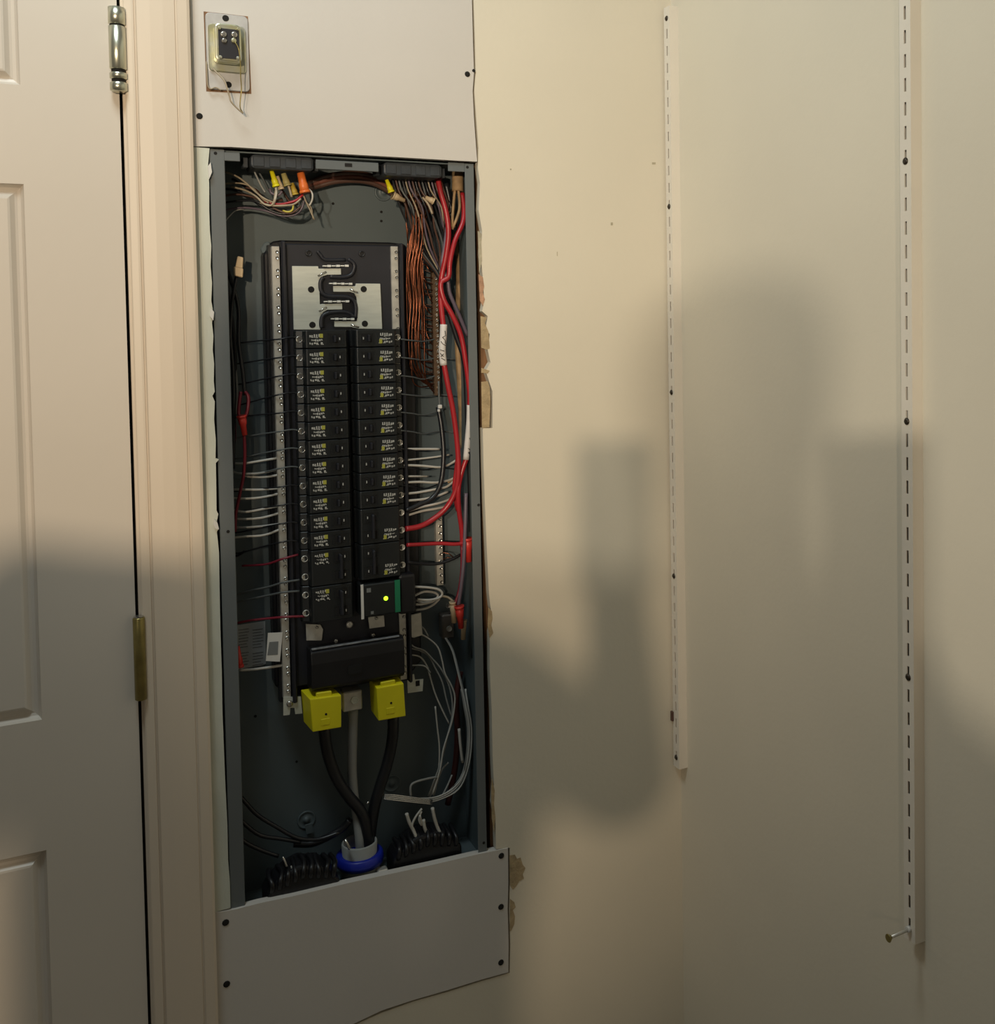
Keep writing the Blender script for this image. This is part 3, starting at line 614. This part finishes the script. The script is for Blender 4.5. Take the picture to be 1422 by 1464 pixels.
for k in range(22):
    sx = 578 + (k * 7) % 44; xx = 583 + (k * 11) % 26; ye = 372 + k * 8.6; yt = 286 + (k * 5) % 22
    y0 = .050 + .02 * ((k * 7) % 5) / 5
    pts = [(sx, yt - 22, .06), (sx + (xx - sx) * .3, yt + 10, y0), (xx + R_.uniform(-3, 3), 330 + R_.uniform(-6, 10), y0 - .004)]
    if ye > 420: pts += [(xx - R_.uniform(0, 5), 380 + R_.uniform(-10, 10), y0 - .002)]
    if ye > 480: pts += [(xx + R_.uniform(-3, 2), 440, y0)]
    pts += [(xx + 1, max(ye - 22, 345), y0 + .002), (xx + 7, ye - 5, .062), (618, ye, .066)]
    wire(copper, .00105, pts, 'bare copper ground wire bending down to the brown ground bar', G2)
for k in range(4):
    xx = 586 + k * 4.5
    wire(copper, .0011, [(590 + k * 4, 300, .045), (xx + 4, 340, .042), (xx - 3, 385, .044), (xx + 1, 430, .046), (xx - 2, 480, .048), (xx + 1, 520, .05), (604 + k * 2, 546, .058), (620, 549 + k * 4, .066)], 'bare copper ground wire bending down to the brown ground bar', G2)
G3 = 'dark wires below the top right clamp'
for k in range(16):
    x0 = 560 + k * 4.6; m = [black, brown, dgrey, black, tanw, lilac, brown][k % 7]
    pts = [(x0, 252, .045), (x0 + 5, 272, .04 + .002 * (k % 5)), (x0 + 12 + (k % 3) * 4, 296, .042), (min(x0 + 24, 634), 325, .048), (min(x0 + 32, 640), 356, .055), (628 + k % 7, 400, .066), (634 + k % 8, 450, .072)]
    wire(m, .0016 if m is not tanw else .0013, pts, '%s wire fanning down below the top right clamp' % desc[m], G3)
nut(yellow, (552.5, 257), (559.5, 275), .0026, .0046, 'small yellow wire connector below the top right clamp', .03)
nut(tannut, (578, 287), (561, 279), .0030, .0062, 'cream wire connector lying sideways under the right yellow one', .034)
nut(tannut, (608, 282), (620, 288), .0030, .0052, 'small cream connector among the dark wires beside the red cables', .032)
wire(tanw, .0018, [(604, 282, .035), (612, 292, .033), (618, 306, .033)], 'short tan wire below the small cream connector')
# tan sheath and thick red cables
wire(tan, .0085, [(654, 244, .045), (654, 258, .042), (654, 274, .040)], 'thick tan paper-wrapped cable sheath hanging at the top right corner', name='cable', cat='cable', n=10)
wire(tan, .0022, [(650, 272, .036), (647.5, 300, .034), (646, 326, .034)], 'left strip of torn tan paper below the cable sheath', name='paper_strip', cat='paper')
wire(tan, .0022, [(655, 270, .036), (657, 295, .033), (653, 312, .033), (646, 328, .034)], 'right strip of torn tan paper below the cable sheath', name='paper_strip', cat='paper')
wire(tan, .0050, [(652, 330, .08), (656, 370, .078), (656, 420, .078), (654, 480, .08), (657, 540, .08), (660, 600, .082), (661, 640, .084)], 'faded tan cable running down behind the red cables', name='cable', cat='cable', n=8)
CG = 'thick red feeder cables at the right of the panel'
wire(red, .0040, [(626, 256, .035), (630, 276, .03), (638, 305, .026), (641, 335, .026), (637, 368, .03), (631, 398, .034), (630, 430, .03), (634, 470, .022)], 'thick red cable coming down from the right clamp to the upper white tape', CG, 'cable', 'cable', 10)
wire(red, .0038, [(660, 276, .04), (663, 300, .036), (661, 320, .032), (650, 345, .028), (643, 375, .026), (641, 396, .026), (630, 405, .028), (634, 428, .026), (646, 450, .024), (659, 480, .024), (666, 520, .024), (671, 560, .026), (671, 580, .028)], 'thick red cable crossing over and running beside the right flange', CG, 'cable', 'cable', 10)
wire(red, .0040, [(634, 518, .022), (641, 555, .022), (648, 590, .024), (654, 640, .026), (655, 680, .028), (650, 705, .032), (636, 728, .036), (615, 745, .038), (598, 753, .036), (580, 756, .034)], 'thick red cable curving from upper tape into the double-pole breaker', CG, 'cable', 'cable', 10)
wire(red, .0038, [(667, 655, .03), (660, 675, .03), (655, 700, .03), (656, 730, .034), (660, 758, .038), (661, 785, .042)], 'thick red cable dropping below the lower white tape', CG, 'cable', 'cable', 10)
wire(red, .0030, [(655, 640, .034), (652, 672, .036), (649, 700, .04), (654, 730, .045)], 'red wire squeezed behind the two thick red cables', CG, 'cable', 'cable')
def tape(m, r, pts, label, scr_):
    q = [B(*p) for p in pts]; t = thing('tape_wrap', q[0], label, 'tape', 'white tape marked by hand')
    MB().tube(q, r, 12).build('tape', m, t, smooth=True); k = MB()
    for pl in scr_: k.tube([B(x, y, q[0].y - r - .0004) for x, y in pl], .0005, 5, None, False)
    k.build('handwriting', hole, t)
tapem = mat('white_tape', (.66, .63, .60), .6, noise=.12, scale=60)
tape(tapem, .0053, [(634, 464, .022), (633.5, 480, .0215), (632, 500, .0215), (634, 522, .022)], 'upper white tape wrap with black handwriting on a red cable',
     [[(636, 473), (637, 480), (633, 482)], [(632, 482), (636, 486), (637, 492)], [(630, 488), (633, 492), (637, 494)], [(629, 500), (635, 502)], [(629, 505), (634, 510)], [(630, 510), (634, 506)], [(631, 512), (636, 515)]])
tape(tapem, .0047, [(671.5, 579, .027), (671, 600, .027), (669, 625, .028), (666, 657, .029)], 'lower white tape wrap with faint writing beside the right flange',
     [[(671, 626), (673, 632)], [(669, 641), (673, 644)], [(669, 647), (672, 651), (670, 646)]])
GB = 'black cables at the right of the panel'
wire(black, .0042, [(637, 262, .05), (644, 300, .05), (642, 350, .05), (634, 400, .05), (640, 440, .045), (652, 480, .045), (664, 520, .045), (668, 600, .05), (672, 700, .05), (674, 760, .05)], 'black cable running down the right side behind the red ones', GB, 'cable', 'cable', 8)
wire(lilac, .0030, [(640, 320, .04), (636, 350, .036), (632, 380, .036), (640, 402, .034), (643, 420, .034), (656, 450, .036), (668, 480, .04)], 'grey-violet cable crossing between the red cables at the top right', GB, 'cable', 'cable', 8)
wire(lilac, .0030, [(666, 705, .035), (665, 750, .032), (663, 800, .032), (659, 840, .034), (655, 866, .036)], 'grey cable running down to the lower red connector', GB, 'cable', 'cable', 8)
wire(black, .0030, [(672, 560, .06), (670, 640, .06), (672, 720, .055), (678, 780, .05), (679, 860, .05), (676, 940, .05)], 'black cable hugging the right flange lower down', GB, 'cable', 'cable', 8)
wire(dred, .0024, [(660, 780, .04), (660, 815, .04), (656, 845, .038), (650, 864, .036)], 'dark red wire leading down to the lower red connector')
nut(rednut, (670, 803), (668, 769), .0045, .0072, 'red wire connector against the right flange beside the double-pole breaker', .036)
nut(rednut, (659, 898), (656, 866), .0040, .0070, 'red wire connector lower down at the right of the panel', .032)
nut(tannut, (649, 890), (647, 860), .0040, .0052, 'tan wire connector behind the lower red one', .04)
nut(tannut, (662, 914), (663, 886), .0036, .0046, 'tan wire connector below the lower red one', .045)
wire(red, .0030, [(582, 779, .034), (605, 778, .04), (630, 777, .042), (650, 778, .040), (666, 776, .038)], 'straight red wire from double-pole breaker to the red connector')
wire(black, .0026, [(582, 804, .034), (602, 806, .045), (625, 806, .05), (645, 800, .05), (658, 793, .05)], 'black wire below the straight red wire')
for k, pts in enumerate(([(632, 790, .055), (642, 792, .05), (650, 800, .05)], [(633, 800, .055), (640, 797, .05), (645, 799, .05)])):
    wire(copper, .0008, pts, 'short stray copper strand beside the lower ground bar', 'stray copper strands')
wire(black, .0036, [(626, 582, .055), (631, 610, .05), (634, 650, .045), (630, 690, .04), (618, 712, .038), (598, 722, .036), (580, 730, .034)], 'black wire curving down across the white ones into the right column', GB, 'wire')
wire(dgrey, .0016, [(627, 545, .055), (628, 575, .055), (631, 600, .052), (633, 620, .05)], 'thin grey wire hanging below the ground bar')
zt_ = thing('cable_tie', B(628, 585, .048), 'small white cable tie knot on the black wire', 'cable tie')
p = B(629, 582, .046); MB().box(p.x - .003, p.x + .003, .044, .049, p.z - .0022, p.z + .0035).build('tie_head', whitep, zt_, bevel=.001)
p = B(627.5, 587, .046); MB().box(p.x - .002, p.x + .0015, .045, .049, p.z - .0018, p.z + .002).build('tie_tail', whitep, zt_, bevel=.0006)
GW = 'white wires leaving the right breaker column'
rw_ = [[(577, 642, .04), (602, 642, .045), (628, 642, .05)], [(577, 658, .04), (600, 656, .045), (625, 653, .05), (642, 650, .055)], [(577, 665, .04), (603, 666, .045), (628, 668, .05), (640, 665, .055), (652, 658, .06)],
       [(578, 681, .04), (595, 681, .045), (612, 681, .06)], [(578, 690, .04), (600, 689, .045), (622, 690, .05), (640, 687, .055), (652, 682, .06)], [(578, 706, .04), (598, 704, .045), (620, 700, .05), (638, 696, .055), (650, 686, .06)],
       [(580, 716, .04), (603, 714, .045), (622, 710, .05), (640, 703, .055)], [(582, 731, .04), (602, 725, .045), (625, 720, .05), (640, 715, .055), (650, 710, .06)], [(582, 737, .04), (602, 731, .045), (625, 727, .05), (640, 723, .055), (651, 716, .06)]]
for k, p in enumerate(rw_): wire(white, .0015 if k in (1, 3) else .0019, p, 'white wire, %s from the top of those leaving the right column' % ordn[k] if k else 'white wire, topmost of those leaving the right column', GW)
for p in ([(645, 712, .06), (650, 700, .06), (653, 690, .06)], [(640, 690, .06), (648, 684, .06), (652, 676, .06)]):
    wire(tan, .0017, p, 'tan wire end tucked behind the thick red cables', 'tan wire ends behind red cables')
GR = 'thin dark wires from the right breakers'
for k in range(9):
    y = 486 + 26.1 * k; wire(dgrey if k < 6 else black, .0011, [(573, y - 1, .034), (590, y + 1, .042), (606, y + 2 + (k % 3), .055), (625, y - 2 + 2 * (k % 2), .07)] + ([(650, y + 2, .07)] if k % 2 else []), 'thin dark wire from the %s right breaker' % (ordn[k]), GR)
for k in range(12):
    y = 372 + k * 16; wire(brown, .0009, [(606, y - 2, .075), (612, y, .072), (618, y, .068)], 'short brown wire stub entering the brown ground bar', 'brown wire stubs at the ground bar')
wire(copper, .0010, [(589, 480, .05), (588, 520, .05), (590, 545, .052), (600, 553, .056), (612, 552, .062), (618, 550, .066)], 'shiny copper wire hooking under to the ground bar', G2)
# left side
GL = 'white neutral wires reaching the left neutral bar'
lw_ = [[(330, 662), (345, 663), (360, 661), (396, 655)], [(330, 673), (342, 677), (365, 677), (380, 675), (396, 671)], [(348, 681), (362, 682), (380, 682), (399, 679)], [(334, 700), (350, 700), (375, 700), (399, 698)],
       [(331, 712), (350, 713), (375, 711), (398, 706)], [(333, 729), (350, 732), (375, 728), (400, 723)], [(338, 742), (355, 742), (376, 740), (398, 734)], [(336, 754), (352, 754), (378, 752), (400, 749)], [(332, 769), (352, 767), (378, 765), (400, 757)]]
for k, p in enumerate(lw_):
    q = [(x, y, .075 - .028 * i / (len(p) - 1)) for i, (x, y) in enumerate(p)]
    wire(greyw if k in (1, 7) else white, .0017, q, ('white wire, %s of those reaching the left neutral bar' % ordn[k]) if k == 0 else 'white wire, %s from the top reaching left neutral bar' % ordn[k], GL)
wire(white, .0020, [(342, 958, .06), (362, 957, .058), (385, 954, .052), (405, 951, .046)], 'single white wire below the two stickers')
GK = 'thin dark wires from the left breakers'
for k in range(12):
    y = 484 + 26.45 * k; d = 6 + (k % 4) * 3
    wire(dgrey if k in (5, 6, 7) else black, .0011, [(326, y + d + 2, .085), (345, y + d, .075), (372, y + d * .5, .06), (398, y + 1, .036), (416, y - 2, .034), (426, y - 1, .036)], 'thin dark wire feeding the %s left breaker' % ordn[k], GK)
wire(dred, .0016, [(346, 809, .08), (366, 808, .07), (384, 806, .055), (404, 799, .036), (426, 793, .036)], 'upper dark red wire crossing the left neutral bar')
wire(dred, .0018, [(338, 891, .07), (358, 887, .062), (385, 884, .05), (408, 882, .036), (436, 881, .034)], 'lower dark red wire crossing the left neutral bar above the sticker')
wire(dgrey, .0016, [(336, 851, .08), (360, 844, .07), (384, 839, .055), (404, 833, .036), (428, 829, .036)], 'upper grey wire between the two dark red wires')
wire(dgrey, .0016, [(336, 862, .08), (360, 856, .07), (384, 851, .055), (404, 847, .036), (428, 845, .036)], 'lower grey wire between the two dark red wires')
wire(black, .0018, [(334, 796, .085), (342, 793, .08), (350, 788, .078)], 'short black wire end above the upper dark red wire')
GV = 'black cables hanging at the left of the panel'
wire(black, .0028, [(321, 318, .07), (322, 350, .065), (325, 385, .06), (335, 415, .058), (341, 445, .06), (341, 490, .06), (347, 530, .06), (350, 565, .06)], 'black cable crossing below the tan connector at the left', GV, 'cable', 'cable', 8)
wire(black, .0026, [(338, 396, .05), (334, 415, .05), (331, 440, .055), (329, 480, .06), (333, 530, .06), (334, 600, .06), (333, 670, .065)], 'black cable dropping from the tan connector at the left', GV, 'cable', 'cable', 8)
wire(black, .0026, [(323, 365, .07), (327, 420, .07), (333, 470, .07), (336, 520, .07), (332, 600, .075)], 'black cable against the left side wall', GV, 'cable', 'cable', 8)
wire(greyw, .0016, [(331, 468, .07), (336, 520, .07), (339, 560, .07), (337, 592, .07)], 'thin grey wire beside the black cables at left')
wire(dred, .0024, [(344, 560, .058), (342, 575, .056), (341, 592, .055), (346, 598, .052)], 'left dark red wire entering the red connector')
wire(dred, .0024, [(350, 560, .058), (355, 568, .056), (354, 585, .055), (350, 598, .052)], 'right dark red wire entering the red connector')
wire(dred, .0024, [(333, 585, .07), (335, 620, .068), (332, 650, .07)], 'dark red cable half hidden behind the left flange')
nut(rednut, (350, 622), (345, 594), .0034, .0062, 'dark red wire connector hanging at the left side of the panel', .05)
wire(dred, .0022, [(349, 622, .052), (350, 650, .055), (348, 680, .058), (343, 705, .06), (337, 735, .065), (336, 760, .07)], 'dark red wire dropping below the left red connector')
t = thing('wire_connector', B(341, 396, .048), 'square tan wire connector at the upper left of the panel', 'wire connector', 'twist-on wire connectors')
MB().poly([(334, 381), (348, 384), (347, 397), (335, 394)], .044, .052).build('shell', tannut, t, bevel=.001)
MB().poly([(340, 366), (348, 368), (347, 384), (336.5, 382)], .045, .051).build('skirt', tannut, t, bevel=.001)
t = nut(rednut, (340, 924), (343, 954), .0026, .0050, 'dark red wire connector beside the warning sticker at lower left', .055)
GS = 'white loops from the surge protector'
for k, p in enumerate(([(592, 839), (612, 840), (627, 843), (632, 849), (627, 855), (612, 858), (596, 857)], [(592, 852), (606, 846), (620, 847), (626, 852), (618, 860), (602, 864), (594, 864)], [(594, 858), (606, 862), (618, 858), (628, 853)], [(594, 872), (608, 870), (620, 864), (628, 856)])):
    wire(white, .0019, [(x, y, .04 + .004 * k) for x, y in p], 'white wire loop, %s beside the surge protector' % ['outermost', 'second', 'third', 'lowest'][k], GS)
wire(tanw, .0018, [(630, 852, .05), (640, 854, .05), (648, 860, .045)], 'tan wire leading to the tan connector behind the lower red one')
# grounding lug lower right
gl = thing('ground_lug', B(640, 905, .07), 'dull metal lug with screw at the lower right of the box', 'lug')
a = B(632, 880, .07); b = B(650, 912, .07); MB().box(a.x, b.x, .070, .090, b.z, a.z).build('lug_body', mat('dull_metal', (.16, .14, .12), .45, .6), gl, bevel=.002)
p = B(642, 899, .069); MB().lathe(p, [(.0045, -.001), (.0040, .0015), (.002, .001)], 10, 'y').build('set_screw', alumb, gl)
p = B(640, 866, .069); MB().lathe(p, [(.0038, -.001), (.0034, .0015), (.002, .001)], 10, 'y').build('set_screw', screwm, gl)
# lower right wire fan
GF = 'pale thin wires fanning from the lower end of the right neutral bar'
fan = [[(583, 900), (600, 906), (614, 914), (626, 926), (632, 945), (636, 963), (645, 980), (650, 995), (649, 1015), (645, 1035), (634, 1070), (629, 1100), (618, 1136)],
       [(584, 918), (592, 925), (606, 930), (618, 942), (630, 956), (640, 975), (646, 1000), (646, 1025), (640, 1050), (630, 1090), (612, 1138)],
       [(583, 926), (600, 930), (613, 938), (622, 955), (632, 975), (638, 1000), (645, 1024)],
       [(584, 936), (600, 939), (610, 952), (614, 965), (622, 992), (632, 1015), (642, 1035)],
       [(584, 952), (598, 951), (608, 953), (615, 962)],
       [(582, 892), (592, 893), (604, 897), (612, 910)],
       [(622, 1010), (625, 1040), (628, 1070), (626, 1105), (614, 1140)],
       [(641, 1090), (632, 1100), (625, 1118), (620, 1138)], [(646, 1108), (640, 1122), (632, 1138)]]
for k, p in enumerate(fan): wire(greyw if k % 3 else white, .0013, [(x, y, .055 + .003 * (k % 4)) for x, y in p], 'pale thin wire fanning out below the surge protector', GF)
GH = 'pale thin wires bundled along the lower right side'
for k in range(9):
    dx = R_.uniform(-4, 4); dy = R_.uniform(-3, 3); d = .05 + .004 * (k % 4)
    st = [(636 + dx, 912, .07), (646 + dx, 930, .065), (654 + dx, 960, .06)] if k < 2 else [(662 + dx, 985, .06)]
    wire(greyw if k % 2 else white, .0012, st + [(666 + dx, 1010, d), (671 + dx, 1040, d), (670 + dx, 1075, d), (664 + dx, 1105, d), (652 + dx, 1126 + dy, d), (632, 1139 + dy, d), (610, 1144 + dy, d), (585 - 6 * (k % 3), 1142 + dy * .8, d)], 'pale thin wire in the bundle curving along the lower right side', GH)
wire(white, .0022, [(656, 1042, .045), (658, 1065, .044), (661, 1090, .046)], 'short thick white wire end inside the lower right bundle')
wire(mat('maroon', (.06, .012, .01), .5), .0050, [(658, 960, .08), (652, 1000, .075), (654, 1050, .075), (650, 1100, .078), (640, 1150, .08)], 'dark maroon cable behind the pale wire bundle', None, 'cable', 'cable', 8)
for k in range(4):
    wire(silverw, .0011, [(548, 1136 + k * 2, .045), (566, 1137 + k * 2.4, .042), (590, 1140 + k * 2.3, .042), (618, 1144 + k * 2, .045)], 'shiny stripped wire lying across the lower right', 'shiny stripped wires above the bottom right clamp')
wire(greyw, .0016, [(587, 1138, .045), (587, 1124, .044), (594, 1118, .046), (612, 1113, .05), (624, 1111, .055)], 'grey wire bent upward out of the stripped wires')
GE = 'white wire ends above the bottom right clamp'
ends = [[(581, 1163), (585, 1176), (592, 1190), (598, 1207)], [(603, 1156), (594, 1168), (589, 1182), (596, 1200)], [(602, 1160), (599, 1172), (603, 1180), (600, 1166)], [(605, 1172), (607, 1184), (611, 1193), (616, 1202)], [(618, 1155), (621, 1170), (626, 1185), (633, 1199)]]
for k, p in enumerate(ends): wire(white, .0026 if k in (0, 3, 4) else .0016, [(x, y, .028 - .004 * (i == 3)) for i, (x, y) in enumerate(p)], 'white wire end, %s entering the bottom right clamp' % ['leftmost', 'thin bent one', 'tiny twisted one', 'middle', 'rightmost'][k], GE)
GM = 'main service cables at the bottom of the panel'
wire(black, .0082, [(463, 1040, .040), (468, 1075, .040), (480, 1110, .042), (498, 1138, .044), (516, 1160, .045), (524, 1185, .048), (526, 1215, .05)], 'thick black service cable from the left yellow cap', GM, 'cable', 'cable', 12)
wire(black, .0082, [(562, 1024, .040), (561, 1055, .040), (554, 1090, .043), (543, 1125, .047), (536, 1150, .050), (530, 1185, .055), (528, 1215, .058)], 'thick black service cable from the right yellow cap', GM, 'cable', 'cable', 12)
wire(conn, .0068, [(505, 1012, .045), (504, 1050, .050), (503, 1095, .055), (505, 1130, .056), (510, 1165, .055), (514, 1200, .05), (515, 1222, .05)], 'thick grey neutral service cable between the black ones', GM, 'cable', 'cable', 12)
wire(silverw, .0014, [(527, 1146, .036), (524, 1149, .036)], 'tiny bright metal end where the black cables meet')
GQ = 'black cables at the bottom left of the panel'
for k, p in enumerate(([(334, 1128), (350, 1146), (368, 1165), (395, 1182), (425, 1198), (455, 1200), (485, 1190)], [(334, 1160), (350, 1178), (372, 1194), (400, 1199), (430, 1204)], [(334, 1190), (352, 1205), (375, 1216), (398, 1224)], [(420, 1206), (445, 1206), (470, 1196), (490, 1184), (500, 1172)])):
    wire(black, .0030 if k != 3 else .0055, [(x, y, .070 - .003 * i) for i, (x, y) in enumerate(p)], 'black cable sagging across the bottom left corner, %s' % ['topmost', 'middle', 'lowest', 'thick right end'][k], GQ, 'cable', 'cable', 8)
wire(silverw, .0016, [(404, 1225, .018), (407, 1231, .016), (410, 1239, .016)], 'shiny wire tip sticking out of the bottom left clamp')
wire(greyw, .0010, [(416, 1238, .016), (418, 1246, .015)], 'dull wire tip beside the shiny one at bottom left')
MB().poly([(436, 1180), (446, 1177), (448, 1190), (438, 1193)], .088, .090).build('knockout_tab', steelb, P)
# ---------------------------------------------------------------- shelf standards on the right wall
def standard(yc, z0, z1, label, screws, dep=.0155, wd=.0155):
    t = thing('shelf_standard', V((XC, yc, z0)), label, 'shelf standard', 'slotted shelf standards on the right wall')
    m = MB(); xf = XC - dep; t_ = .0013; sw = .0034
    pitch = .02705; sl = .0152
    zz = z0 + .012; cuts = []
    while zz + sl < z1 - .008: cuts.append((zz, zz + sl)); zz += pitch
    m.box(xf, xf + t_, yc - wd / 2, yc - sw / 2, z0, z1); m.box(xf, xf + t_, yc + sw / 2, yc + wd / 2, z0, z1)
    prev = z0
    for a, b in cuts: m.box(xf, xf + t_, yc - sw / 2, yc + sw / 2, prev, a); prev = b
    m.box(xf, xf + t_, yc - sw / 2, yc + sw / 2, prev, z1)
    m.build('channel_face', railm, t)
    g = MB(); g.box(xf, XC, yc - wd / 2 - t_, yc - wd / 2, z0, z1); g.box(xf, XC, yc + wd / 2, yc + wd / 2 + t_, z0, z1); g.build('channel_side', railm, t)
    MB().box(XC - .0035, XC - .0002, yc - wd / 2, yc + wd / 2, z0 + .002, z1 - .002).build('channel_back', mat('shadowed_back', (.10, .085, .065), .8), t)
    for z in screws:
        p = V((xf, yc, z)); MB().lathe(p, [(.0042, -.001), (.0042, .0006), (.0022, .0022)], 12, 'x').build('screw', mat('dark_screw', (.05, .04, .03), .4, .6), t, smooth=True)
    return t
PS = .2976; SZ = .06688
D1, D2 = -.0125, -.5529
za = BX(975, 1103, XC - .015).z; zb_ = BX(960, 6, XC - .015).z
s1 = standard(D1, za, zb_, 'white slotted shelf standard in the corner, the shorter one', [SZ + .002 + k * PS for k in range(5)])
zc_ = BX(1306, 1349, XC - .015).z
s2 = standard(D2, zc_, zb_, 'white slotted shelf standard nearer the camera with a loose screw sticking out', [SZ + k * PS for k in range(1, 5)])
p = V((XC - .0155, D2, SZ)); q = V((XC - .048, D2 - .001, SZ - .001))
LS = thing('loose_screw', p, 'loose dark wood screw sticking out near the foot of the nearer shelf standard', 'screw')
MB().tube([p + V((.012, 0, .0)), q], .0019, 8).build('screw_shank', alumb, LS, smooth=True)
MB().lathe(q, [(.0018, -.004), (.0048, .0005), (.0046, .0012)], 14, 'x').build('screw_head', brass, LS, smooth=True)
MB().tube([p + V((.001, 0, 0)), p + V((-.004, 0, 0))], .0036, 8).build('plastic_anchor', whitep, LS, smooth=True)
p = B(961, 1024, -.004); tg = tag(MB().box(p.x - .0018, p.x + .0018, -.006, 0, p.z - .008, p.z + .008).build('wall_hook', brown, org=V(p), bevel=.0006), 'tiny brown nub in the corner beside the shorter shelf standard', 'hook')
# ---------------------------------------------------------------- person behind the camera (outside the frame)
def person():
    fwd = V((FW.x, FW.y, 0)).normalized(); rt = V((fwd.y, -fwd.x, 0))
    HD = HEAD
    base = V((HD.x, HD.y, 0)); zc = HD.z; phone = CAM - fwd * 0.012
    sh = zc - .17; hip = zc - .72
    verts = []; edges = []; rad = []
    def v(p, r): verts.append(tuple(p)); rad.append(r); return len(verts) - 1
    def chain(pts, start=None):
        k = start
        for p, r in pts:
            n = v(p, r)
            if k is not None: edges.append((k, n))
            k = n
        return k
    at = lambda r_, f_, z: V((base.x, base.y, 0)) + rt * r_ + fwd * f_ + V((0, 0, z))
    pel = v(at(-.04, 0, hip), .18)
    ch_ = chain([(at(-.06, 0, hip + .2), .175), (at(-.03, 0, sh - .12), .155), (at(0, 0, sh + .02), .09)], pel); chest = ch_ - 1
    chain([(at(0, 0.01, sh + .05), .06), (at(0, .03, zc - .06), .075), (at(0, .02, zc + .02), .086), (at(0, .01, zc + .08), .065)], ch_)
    hand = phone - V((0, 0, .045))
    elb = LA + (B(905, 1140) - LA) * (((phone - LA).length - .12) / (B(905, 1140) - LA).length)
    chain([(at(.15, 0, sh - .09), .062), (elb, .048), (hand - fwd * .03 - V((0, 0, .05)), .032), (hand, .036)], chest)
    chain([(at(-.19, 0, sh + .01), .070), (at(-.35, .0, sh - .26), .07), (at(-.34, .04, sh - .50), .075), (at(-.32, .06, sh - .80), .07)], chest)
    for s in (-1, 1): chain([(at(s * .10, 0, hip - .06), .10), (at(s * .11, .02, hip - .45), .07), (at(s * .12, 0, FL + .08), .05), (at(s * .12, .12, FL + .045), .042)], pel)
    me = bpy.data.meshes.new('person'); me.from_pydata(verts, edges, []); o = bpy.data.objects.new('person', me); C.objects.link(o)
    sk_ = o.modifiers.new('skin', 'SKIN'); sb = o.modifiers.new('sub', 'SUBSURF'); sb.levels = 1; sb.render_levels = 1
    for i, r in enumerate(rad): me.skin_vertices[0].data[i].radius = (r, r)
    me.skin_vertices[0].data[0].use_root = True
    me.materials.append(cloth)
    tag(o, 'person in dark clothes standing behind the camera, right arm holding up a phone', 'person')
    ph = MB().box(-.038, .038, 0, .008, -.15 + .045, .045)
    ph.v = [rt * a.x + fwd * a.y + V((0, 0, a.z)) + CAM - fwd * .022 for a in ph.v]
    tag(ph.build('phone', blackp, org=V(CAM - fwd * .02)), 'black phone held up by the person behind the camera', 'phone')
person()
